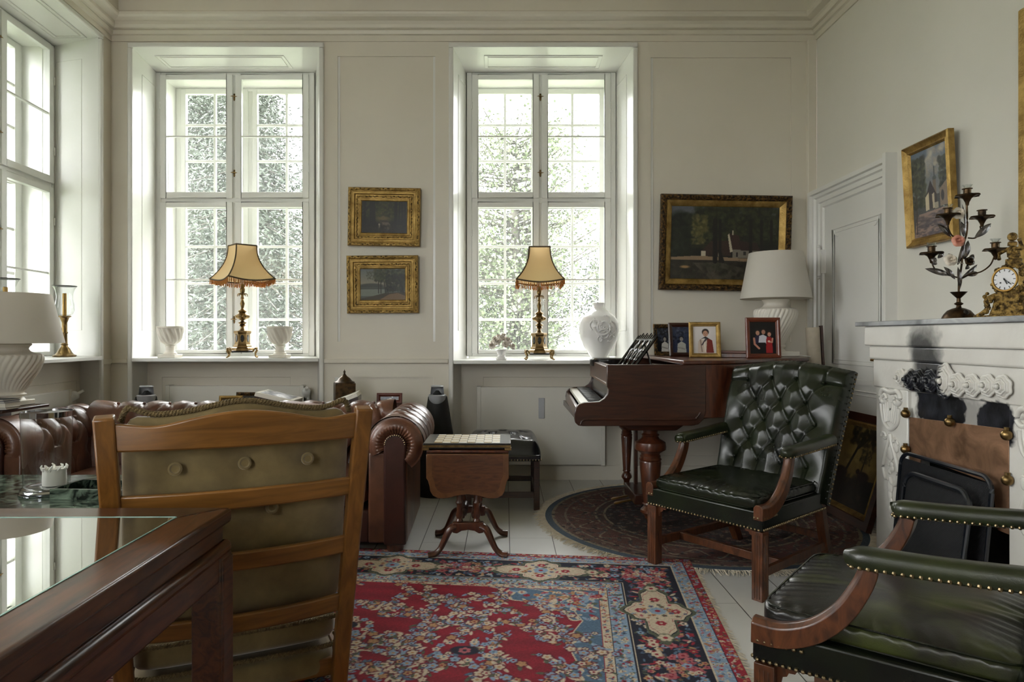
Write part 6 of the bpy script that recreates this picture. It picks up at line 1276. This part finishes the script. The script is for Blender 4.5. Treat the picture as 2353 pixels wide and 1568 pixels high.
# ================================================================== COFFEE TABLE with hurricane candle and tray
ct = empty('coffee_table', (-2.0, 3.0, 0), 0, 'low dark green marble coffee table in front of the sofa', 'coffee table')
MB().box(-.72, .72, -.42, .40, .46, .50).build('marble_top', m_marbleg, ct, bev=.006)
for x in (-.62, .62):
    for y in (-.34, .32): MB().box(x - .04, x + .04, y - .04, y + .04, 0, .46).build('leg', m_mahogx, ct, bev=.004)
MB().box(-.6, .6, -.33, .31, .40, .46).build('apron', m_mahogx, ct)
hu = empty('hurricane_lantern', (P(108, 0, 3.0)[0], 3.0, .501), 0, 'tall clear glass hurricane lantern with silver foot on the green marble table', 'lantern')
MB().lathe([(0, 0), (.106, 0), (.108, .006), (.1, .01), (.104, .014), (.1, .02), (.094, .024), (.098, .028), (.09, .034), (.06, .038), (0, .038)], 40).build('silver_foot', m_chrome, hu, ang=40)
MB().lathe([(.084, .036), (.1, .36)] and [(.088, .036), (.0925, .12), (.097, .25), (.1, .362)], 40).build('glass_cylinder', m_glass, hu)
MB().lathe([(.0985, .342), (.1012, .342), (.102, .366), (.099, .366), (.0985, .342)], 40).build('silver_rim', m_chrome, hu)
cn = empty('pillar_candle', (hu.location.x + .04, 2.99, .540), 0, 'white pillar candle with ragged burnt rim inside the hurricane glass', 'candle')
MB().lathe([(0, 0), (.046, 0), (.047, .004), (.046, .062), (.05, .074), (.046, .068), (.04, .055), (0, .05)], 48, lambda a, r, z: r * (1 + .12 * math.sin(7 * a) * math.sin(3 * a)) if z > .066 else r).build('wax', m_wax, cn)
mb = MB()
for k in range(9): a = k * .7; mb.tube([(.044 * math.cos(a), .044 * math.sin(a), .066), (.05 * math.cos(a + .1), .05 * math.sin(a + .1), .08), (.046 * math.cos(a + .25), .046 * math.sin(a + .25), .086 + .006 * math.sin(k * 3))], [.007, .005, .003], 5)
mb.build('wax_drips', m_wax, cn)
tr = empty('marble_tray', (P(196, 0, 2.95)[0] + .05, 2.965, .501), R(-4), 'small dark green marble tray beside the hurricane lantern', 'tray')
mb = MB(); mb.box(-.15, .15, -.10, .10, 0, .012); mb.build('tray_base', m_marbleg, tr)
mb = MB(); mb.box(-.15, .15, -.10, -.088, .012, .045); mb.box(-.15, .15, .088, .10, .012, .045); mb.box(-.15, -.138, -.088, .088, .012, .045); mb.box(.138, .15, -.088, .088, .012, .045); mb.build('tray_rim', m_marbleg, tr)
# ================================================================== SPEAKERS
def speaker(loc, rz, label):
    t = empty('cone_speaker', loc, rz, label, 'loudspeaker', 'black cone speakers with silver heads')
    MB().lathe([(0, 0), (.175, 0), (.18, .01), (.178, .025)] + [(.178 - .105 * (k / 20) ** 1.12, .025 + .715 * k / 20) for k in range(1, 21)] + [(.066, .745), (0, .745)], 48).build('cone_body', m_blkpaint, t)
    mb = MB().at((0, -.034, 0)); mb.lathe([(0, .672), (.028, .677), (.048, .692), (.062, .722), (.067, .754), (.061, .760), (0, .754)], 32); mb.build('bowl', m_silver, t)
    mb = MB().at((0, -.034, 0)); mb.lathe([(0, .760), (.035, .760), (.012, .79), (0, .79)], 24); mb.build('lens_cone', m_blkpaint, t)
    mb = MB().at((0, -.034, 0)); mb.add([], [])
    def hood(i, j):
        a = R(-10 + 200 * i); r = .052 + .006 * j * (1 - j); return (r * math.cos(a) * (1 - .12 * j), r * math.sin(a) * .9 + .01, .757 + .062 * j)
    mb.grid(hood, 24, 6); mb.lathe([(0, .817), (.047, .817), (.05, .822), (.044, .828), (0, .83)], 28); mb.build('head', m_silver, t, ang=30)
    return t
speaker((-.515, 5.14, 0), 0, 'black cone speaker with silver head right of the sofa, below the small paintings'); speaker((-2.74, 5.12, 0), R(30), 'black cone speaker rising behind the sofa back under the left window')
# ================================================================== CONSOLE behind the sofa with its things
co = empty('console_table', (-1.5, 4.84, 0), 0, 'low dark console hidden behind the sofa, carrying frames and books', 'table')
MB().box(-.88, .78, -.18, .18, .68, .71).build('tabletop', m_mahogx, co, bev=.004)
for x in (-.85, .75):
    for y in (-.15, .15): MB().box(x - .02, x + .02, y - .02, y + .02, 0, .68).build('leg', m_mahogx, co)
ZC = .7105
def dark(): c = Cv(60, 40, (40, 36, 30)); c.dabs(60, 0, 60, 0, 40, [(30, 28, 26), (60, 52, 40), (24, 24, 26)], (3, 8)); return c
GP = 'picture frames on the console behind the sofa'
def cframe(px, pyt, Y, w, label, m, rz=0, cvf=dark):
    x, _, z = P(px, pyt, Y); photo_frame('photo_frame', (x, Y, ZC), rz, w, (z - ZC) / math.cos(R(8)), [(0, .0), (0, -.012), (.006, -.016), (.014, -.014), (.02, -.008), (.026, -.004), (.026, 0)], m, cvf, .024, label, R(-8), GP)
cframe(531, 910, 4.80, .165, 'small gold frame peeping over the sofa back, the lower one on the left', m_gold, R(4)); cframe(573, 902, 4.92, .195, 'gold and black frame behind and right of the small gold frame', m_goldd, R(-3)); cframe(895, 904, 4.90, .185, 'red-brown frame with a black and white portrait beside the sofa arm', mat('red_wood_frame', (84, 38, 26), (100, 48, 34), 9, .4), 0, lambda: cv_bw(1, (60, 60, 60), (190, 188, 184), 70, 80))
def openbook(px, pyt, Y, label, rz, w=.20, pic=True, L=.17):
    x, _, z = P(px, pyt, Y); t = empty('book', (x, Y, ZC), rz, label, 'book', 'large books propped on the console')
    b_ = MB().at((0, 0, 0), ry=R(0)); top = z - ZC
    MB().hexa([(-w / 2, -.11, 0), (w / 2, -.11, 0), (w / 2, .11, 0), (-w / 2, .11, 0)], [(-w / 2, -.11, top - .03), (w / 2, -.11, top - .09), (w / 2, .11, top - .09), (-w / 2, .11, top - .03)]).build('stand', m_mahogx, t)
    MB().hexa([(-w / 2, -.12, top - .028), (w / 2, -.12, top - .088), (w / 2, .12, top - .088), (-w / 2, .12, top - .028)], [(-w / 2 + .01, -.12, top), (w / 2 + .01, -.12, top - .06), (w / 2 + .01, .12, top - .06), (-w / 2 + .01, .12, top)]).build('pages', m_paper, t, bev=.003)
    if pic:
        c = Cv(70, 56, (190, 190, 190)); c.dabs(90, 0, 70, 0, 56, [(60, 64, 70), (120, 122, 126), (30, 32, 36), (210, 210, 210)], (2, 8)); 
        canvas('cover_photograph', c, np.linspace(0, 1, 70), np.linspace(0, 1, 56), t, m_photo, lambda U, V: ((U - .5) * w * .8 + .01, (.5 - V) * .2, top + .0015 - .06 * ((U - .5) * .8 + .5)))
    return t
openbook(640, 898, 4.76, 'large white art book with a grey photograph, propped sloping behind the sofa', R(0), .26); openbook(800, 900, 4.74, 'thick pale book lying tilted beside the domed lantern', R(186), .16, False)
t = empty('domed_lantern', (P(790, 0, 4.9)[0], 4.92, ZC), R(20), 'dark metal lantern with a pointed dome, seen over the sofa back', 'lantern')
MB().box(-.072, .072, -.072, .072, .0, .15).build('lantern_body', m_pat, t, bev=.003); MB().lathe([(0, .15), (.075, .15), (.075, .156), (.055, .165), (.04, .185), (.02, .20), (.008, .215), (.006, .225), (.01, .23), (.004, .24), (0, .25)], 20).build('dome', m_pat, t)
# ================================================================== RUGS
def flower(c, x, y, r, pet, ctr=(60, 30, 40), n=5, out=None):
    if out: c.ell(x, y, r * 1.25, r * 1.25, out, .3, 0, .8)
    for k in range(n): a = k * 2 * PI / n + x; c.ell(x + r * .6 * math.cos(a), y + r * .6 * math.sin(a), r * .46, r * .40, pet, .4, a)
    c.ell(x, y, r * .32, r * .32, ctr, .4)
def leafp(c, x, y, L, a, col): c.ell(x, y, L, L * .38, col, .4, a)
CREAM, LBLUE, SLATE, CRIM, NAVY, SAGE, PINK, TAN, RED2 = (222, 204, 178), (150, 176, 204), (88, 118, 146), (148, 8, 40), (14, 18, 44), (92, 100, 78), (190, 100, 108), (196, 148, 104), (164, 24, 48)
PXM = .0036; RW, RH = 3.1, 4.3; cw, chh = int(RW / PXM), int(RH / PXM); rc = Cv(cw, chh, CRIM); S = 1 / PXM
yy, xx = np.mgrid[0:chh, 0:cw] * PXM
dA = np.minimum(xx, RW - xx); dB = np.minimum(yy, RH - yy); dd = np.minimum(dA, dB)
wob = .012 * np.sin(xx * 37) * np.sin(yy * 41)
def band(lo, hi, col): m_ = (dd >= lo) & (dd < hi); rc.a[m_] = col
rc.a *= (1 + .05 * np.sin(yy * 60 + 3 * np.sin(xx * 5)))[..., None]
band(0, .045, RED2); band(.045, .05, NAVY); band(.05, .11, LBLUE); band(.11, .116, CREAM); band(.116, .122, NAVY); band(.122, .375, NAVY); band(.375, .381, CREAM); band(.381, .388, NAVY); band(.388, .455, LBLUE); band(.455, .46, NAVY); band(.46, .495, CREAM); band(.495, .50, RED2)
fa, fb_ = dA - .50, dB - .50
SPF = (np.clip(fa, 0, 9) / .50) ** 1.1 + (np.clip(fb_, 0, 9) / .36) ** 1.1 + .12 * np.sin(np.arctan2(fb_, fa) * 14)
sp1 = (fa > 0) & (fb_ > 0) & (SPF < 1); rc.a[sp1] = SLATE
sp2 = (fa > 0) & (fb_ > 0) & (np.abs(SPF - 1) < .022)
sp5 = (fa > 0) & (fb_ > 0) & (np.abs(SPF - .62) < .02); rc.a[sp5] = CREAM; rc.a[sp2] = CREAM
sp3 = (fa > 0) & (fb_ > 0) & ((np.abs(fa - .07 - .05 * np.abs(np.sin(yy * 7.5))) < .006)); rc.a[sp3] = CREAM
sp4 = (fa > 0) & (fa < .07 + .05 * np.abs(np.sin(yy * 7.5))); rc.a[sp4 & (fb_ > 0)] = SLATE
rs = random.Random(11)
def sym(f, x, y, *a):
    for X in (x, RW - x):
        for Y in (y, RH - y): f(X * S, Y * S, *a)
def ring_motif(w, n, lo, hi, cols, r):      # scatter inside a border band, mirrored
    for _ in range(n):
        if rs.random() < .45: x = rs.uniform(lo, RW / 2); y = rs.uniform(lo, hi)
        else: x = rs.uniform(lo, hi); y = rs.uniform(lo, RH / 2)
        k = rs.random(); col = rs.choice(cols); q = rs.uniform(*r) * S; a = rs.uniform(0, 3.1)
        for X, a2 in ((x, a), (RW - x, PI - a)):
            for Y, a3 in ((y, a2), (RH - y, -a2)):
                if k < .42: flower(rc, X * S, Y * S, q, col, rs.choice([CRIM, NAVY, TAN]), 5)
                else: leafp(rc, X * S, Y * S, q * 1.1, a3, col)
ring_motif(0, 900, .055, .105, [CREAM, SLATE, PINK, TAN, (190, 200, 206)], (.006, .011)); ring_motif(0, 620, .005, .04, [LBLUE, SAGE, TAN, CREAM], (.006, .010)); ring_motif(0, 1000, .395, .45, [CREAM, SLATE, RED2, SAGE, CREAM], (.006, .011)); ring_motif(0, 500, .462, .492, [SLATE, RED2, TAN], (.004, .008))
for n_, cols, r in ((800, [SAGE, SLATE, (70, 84, 110)], (.009, .016)), (760, [RED2, PINK, LBLUE, CREAM, TAN, RED2], (.010, .019))): ring_motif(0, n_, .14, .36, cols, r)
for k in range(46):      # palmettes in the navy border
    t_ = k / 46
    for (x, y) in ((.25, .3 + t_ * (RH - .6)), (.3 + t_ * (RW - .6), .25)):
        if min(x, y) < .1: continue
        sym(lambda X, Y: (leafp(rc, X, Y, .032 * S, .4 + k, RED2), flower(rc, X, Y, .022 * S, [CREAM, PINK, LBLUE][k % 3], CRIM, 6)), x + .055 * math.sin(k * 2.3) * (x == .25), y + .055 * math.sin(k * 2.3) * (y == .25))
def star(X, Y, rot, s=1.0):
    for sc_2, col in ((1.18, SAGE), (1.06, NAVY), (1.02, CREAM), (.92, PINK), (.90, CREAM)):
        pts = []
        for k in range(72):
            a = 2 * PI * k / 72; q = .125 * (1 + .20 * math.cos(4 * a) + .07 * math.cos(12 * a)) * sc_2; ex = 1.3 if abs(math.cos(a)) > .72 else 1
            u, v = q * 1.35 * ex * math.cos(a) * s, q * .88 * math.sin(a) * s
            if rot: u, v = v, u
            pts.append(((X + u) * S, (Y + v) * S))
        rc.poly(pts, col)
    for k in range(4):
        a = k * PI / 2; u, v = .10 * math.cos(a) * (1.25 if k % 2 == 0 else 1), .075 * math.sin(a)
        if rot: u, v = v, u
        flower(rc, (X + u) * S, (Y + v) * S, .022 * S, RED2, CREAM, 6)
    for k in range(26): a = rs.uniform(0, 6.3); q = rs.uniform(.3, 1); flower(rc, (X + (.12 if rot else .17) * q * math.cos(a)) * S, (Y + (.17 if rot else .12) * q * math.sin(a) * .8) * S, rs.uniform(.006, .011) * S, rs.choice([SAGE, SLATE, TAN, PINK, LBLUE]), CRIM)
    for k in range(8): a = k * PI / 4 + .4; flower(rc, (X + .06 * math.cos(a)) * S, (Y + .05 * math.sin(a)) * S, .012 * S, [SLATE, TAN, SAGE][k % 3], CRIM)
    flower(rc, X * S, Y * S, .036 * S, LBLUE, RED2, 8)
    for e in (-1, 1):
        u, v = .26 * e, 0
        if rot: u, v = v, u
        flower(rc, (X + u) * S, (Y + v) * S, .03 * S, CREAM, RED2, 6, SAGE)
for y in (.70, 1.66, RH - .70, RH - 1.66):
    for x in (.249, RW - .249): star(x, y, True)
for x in (.78, 1.55, RW - .78):
    for y in (.249, RH - .249): star(x, y, False)
def blossom(X, Y):
    for k in range(30): a = rs.uniform(0, 6.3); q = rs.uniform(0, 1) ** .6; flower(rc, (X + .13 * q * math.cos(a)) * S, (Y + .08 * q * math.sin(a)) * S, rs.uniform(.010, .018) * S, rs.choice([PINK, PINK, CREAM, TAN, (196, 130, 120)]), CRIM)
for y in (1.18, 2.15, RH - 1.18): blossom(.249, y); blossom(RW - .249, y)
for x in (1.16, RW - 1.16): blossom(x, .249); blossom(x, RH - .249)
blossom(.25, .25); blossom(RW - .25, .25)
# field: mirrored sprays of flowers
for k in range(150):
    x, y = rs.uniform(.53, RW / 2), rs.uniform(.53, RH / 2); ins = ((x - .5) / .50 + (y - .5) / .36) < .98; a = rs.uniform(0, 2 * PI); L = rs.uniform(.12, .24); cur = rs.uniform(-2, 2)
    stem = [(x + L * q * math.cos(a + cur * q), y + L * q * math.sin(a + cur * q)) for q in np.linspace(-.5, .5, 7)]; pal = [CREAM, CREAM, LBLUE, TAN, LBLUE] if not ins else [CREAM, RED2, LBLUE, PINK, CREAM]
    for mx_ in (0, 1):
        for my in (0, 1):
            F2 = lambda p: ((RW - p[0] if mx_ else p[0]) * S, (RH - p[1] if my else p[1]) * S)
            for p, q in zip(stem, stem[1:]): rc.line(*F2(p), *F2(q), 1.4, SAGE if not ins else CREAM)
            for j, p in enumerate(stem):
                X, Y = F2(p); r_ = (.012 + .008 * ((j * 7 + k) % 3) / 2) * S
                leafp(rc, X + r_ * 1.5 * math.cos(j * 2 + k), Y + r_ * 1.4 * math.sin(j * 2 + k), r_ * 1.2, j + k, [SAGE, SLATE, LBLUE, CREAM][(j + k) % 4]); leafp(rc, X - r_ * 1.3, Y + r_, r_, k - j, [LBLUE, SAGE, CREAM][(j + k) % 3])
                flower(rc, X, Y, r_, pal[(j + k) % 5], [NAVY, CRIM, TAN][(j + k) % 3], 5, (96, 18, 36) if not ins else None)
for k in range(150):
    x, y = .52 + rs.random() ** 1.2 * .5, .52 + rs.random() ** 1.2 * .36
    if ((x - .5) / .50) ** 1.1 + ((y - .5) / .36) ** 1.1 > .97: continue
    q = rs.uniform(.008, .020); col = rs.choice([CREAM, RED2, LBLUE, PINK, TAN, LBLUE, CREAM]); kk_ = rs.random(); an = rs.uniform(0, 3)
    sym(lambda X, Y: (flower(rc, X, Y, q * S, col, CRIM, 6) if kk_ < .55 else leafp(rc, X, Y, q * 1.5 * S, an, col)), x, y)
for x, y in ((1.02, 1.15), (1.55, .98), (1.3, 1.75), (1.55, 2.15), (.85, 1.9)):
    def med(X, Y, x=x):
        for k in range(14): a = 2 * PI * k / 14; flower(rc, X + .11 * S * math.cos(a), Y + .075 * S * math.sin(a), .017 * S, LBLUE if k % 2 else CREAM, SLATE)
        rc.ell(X, Y, .055 * S, .036 * S, NAVY, .2); flower(rc, X, Y, .024 * S, PINK, NAVY, 6)
    sym(med, x, y)
rc.a = rc.a * .9; rc.noise(5)
ax = np.array([-.994, .107]); bx = np.array([-.107, -.994]); C0 = np.array([.985, 3.575])
us = np.concatenate([np.arange(0, 1.9, PXM) / RW, np.arange(1.9, RW, .02) / RW, [1.0]]); vs_ = np.concatenate([np.arange(0, 1.9, PXM) / RH, np.arange(1.9, RH, .02) / RH, [1.0]])
rg = empty('persian_rug', (C0[0], C0[1], 0), math.atan2(-ax[1], -ax[0]), 'large crimson and navy floral Persian rug covering the middle of the floor', 'rug')
def edge_dir(U, V): return (-U * RW, -V * RH, .010 + U * 0)
canvas('pile', rc, us, vs_, rg, m_rug, edge_dir)
MB().box(-RW, 0, -RH, 0, .0005, .0095).build('backing', m_fringe, rg, smooth=False)
mb = MB()
for k in range(900):      # selvedge tassels down the right-hand side and along the far edge
    if k < 700: y = -RH * k / 700; p = (0, y + rs.uniform(-.003, .003), .007); q = (rs.uniform(.012, .034), y + rs.uniform(-.012, .012), .002)
    else: x = -.20 * (k - 700) / 200; p = (x, 0, .007); q = (x + rs.uniform(-.02, .02), rs.uniform(.01, .05), .003)
    mb.tube([p, ((p[0] + q[0]) / 2, (p[1] + q[1]) / 2 + rs.uniform(-.004, .004), .006), q], [.0014, .0014, .001], 3)
o = mb.build('fringe', m_fringe, rg); o['kind'] = 'stuff'
# round rug
RR = 1.0; n_ = 560; rr = Cv(n_, n_, (84, 46, 38)); yy, xx = (np.mgrid[0:n_, 0:n_] - n_ / 2) / (n_ / 2) ; q = np.hypot(xx, yy); th = np.arctan2(yy, xx)
def rb(lo, hi, col): rr.a[(q >= lo) & (q < hi)] = col
rb(0, .60, (58, 38, 36)); rb(.60, .615, (150, 130, 96)); rb(.615, .66, (84, 52, 44)); rb(.66, .675, (150, 130, 96)); rb(.675, .86, (108, 58, 48)); rb(.86, .875, (140, 120, 92)); rb(.875, .94, (104, 66, 54)); rb(.94, .96, (146, 126, 98)); rb(.96, 1.2, (66, 86, 104))
rr.a[(np.abs(q - .77 - .06 * np.sin(th * 22)) < .008) & (q > .6)] = (158, 140, 104)
for k in range(2600):
    a = rs.uniform(0, 2 * PI); w_ = math.sqrt(rs.uniform(0, .9)); x, y = n_ / 2 * (1 + w_ * math.cos(a)), n_ / 2 * (1 + w_ * math.sin(a)); flower(rr, x, y, rs.uniform(2, 4.6), rs.choice([(120, 70, 60), (150, 120, 92), (84, 84, 88), (66, 56, 58), (110, 96, 76), (44, 34, 34), (130, 60, 54)]), (50, 30, 30), 5)
g_ = rr.a.mean(-1, keepdims=True); rr.a = (rr.a * .72 + g_ * .28) * .92; rr.noise(5)
ro = empty('round_rug', (1.27, 4.42, 0), R(12), 'round dark red oriental rug with a blue edge under the piano and armchair', 'rug')
us2 = np.linspace(0, 1, 360); angs = np.linspace(0, 1, 720)
def disc(U, V): rad = U * RR; an = V * 2 * PI; return (rad * np.cos(an), rad * np.sin(an), .009 + U * 0)
# sample the square canvas on a polar mesh
U, V = np.meshgrid(us2, angs); pol = Cv(360, 720, (0, 0, 0)); pol.a = rr.a[np.clip(((U * np.sin(V * 2 * PI) + 1) / 2 * (n_ - 1)).astype(int), 0, n_ - 1), np.clip(((U * np.cos(V * 2 * PI) + 1) / 2 * (n_ - 1)).astype(int), 0, n_ - 1)]
canvas('pile', pol, us2, angs, ro, m_rug, disc)
MB().lathe([(0, .0005), (RR, .0005), (RR + .004, .006), (RR, .0088), (0, .0088)], 120).build('backing', mat('blue_binding', (72, 86, 98), (92, 106, 116), 60, .9), ro)
mb = MB()
for k in range(1500):
    a = 2 * PI * k / 1500; L = rs.uniform(.03, .085); j = rs.uniform(-.03, .03); r0 = RR
    mb.tube([(r0 * math.cos(a), r0 * math.sin(a), .006), ((r0 + L * .5) * math.cos(a + j * .3), (r0 + L * .5) * math.sin(a + j * .3), .009), ((r0 + L) * math.cos(a + j), (r0 + L) * math.sin(a + j), .0025)], [.0022, .002, .0014], 3)
o = mb.build('fringe', m_fringe, ro); o['kind'] = 'stuff'
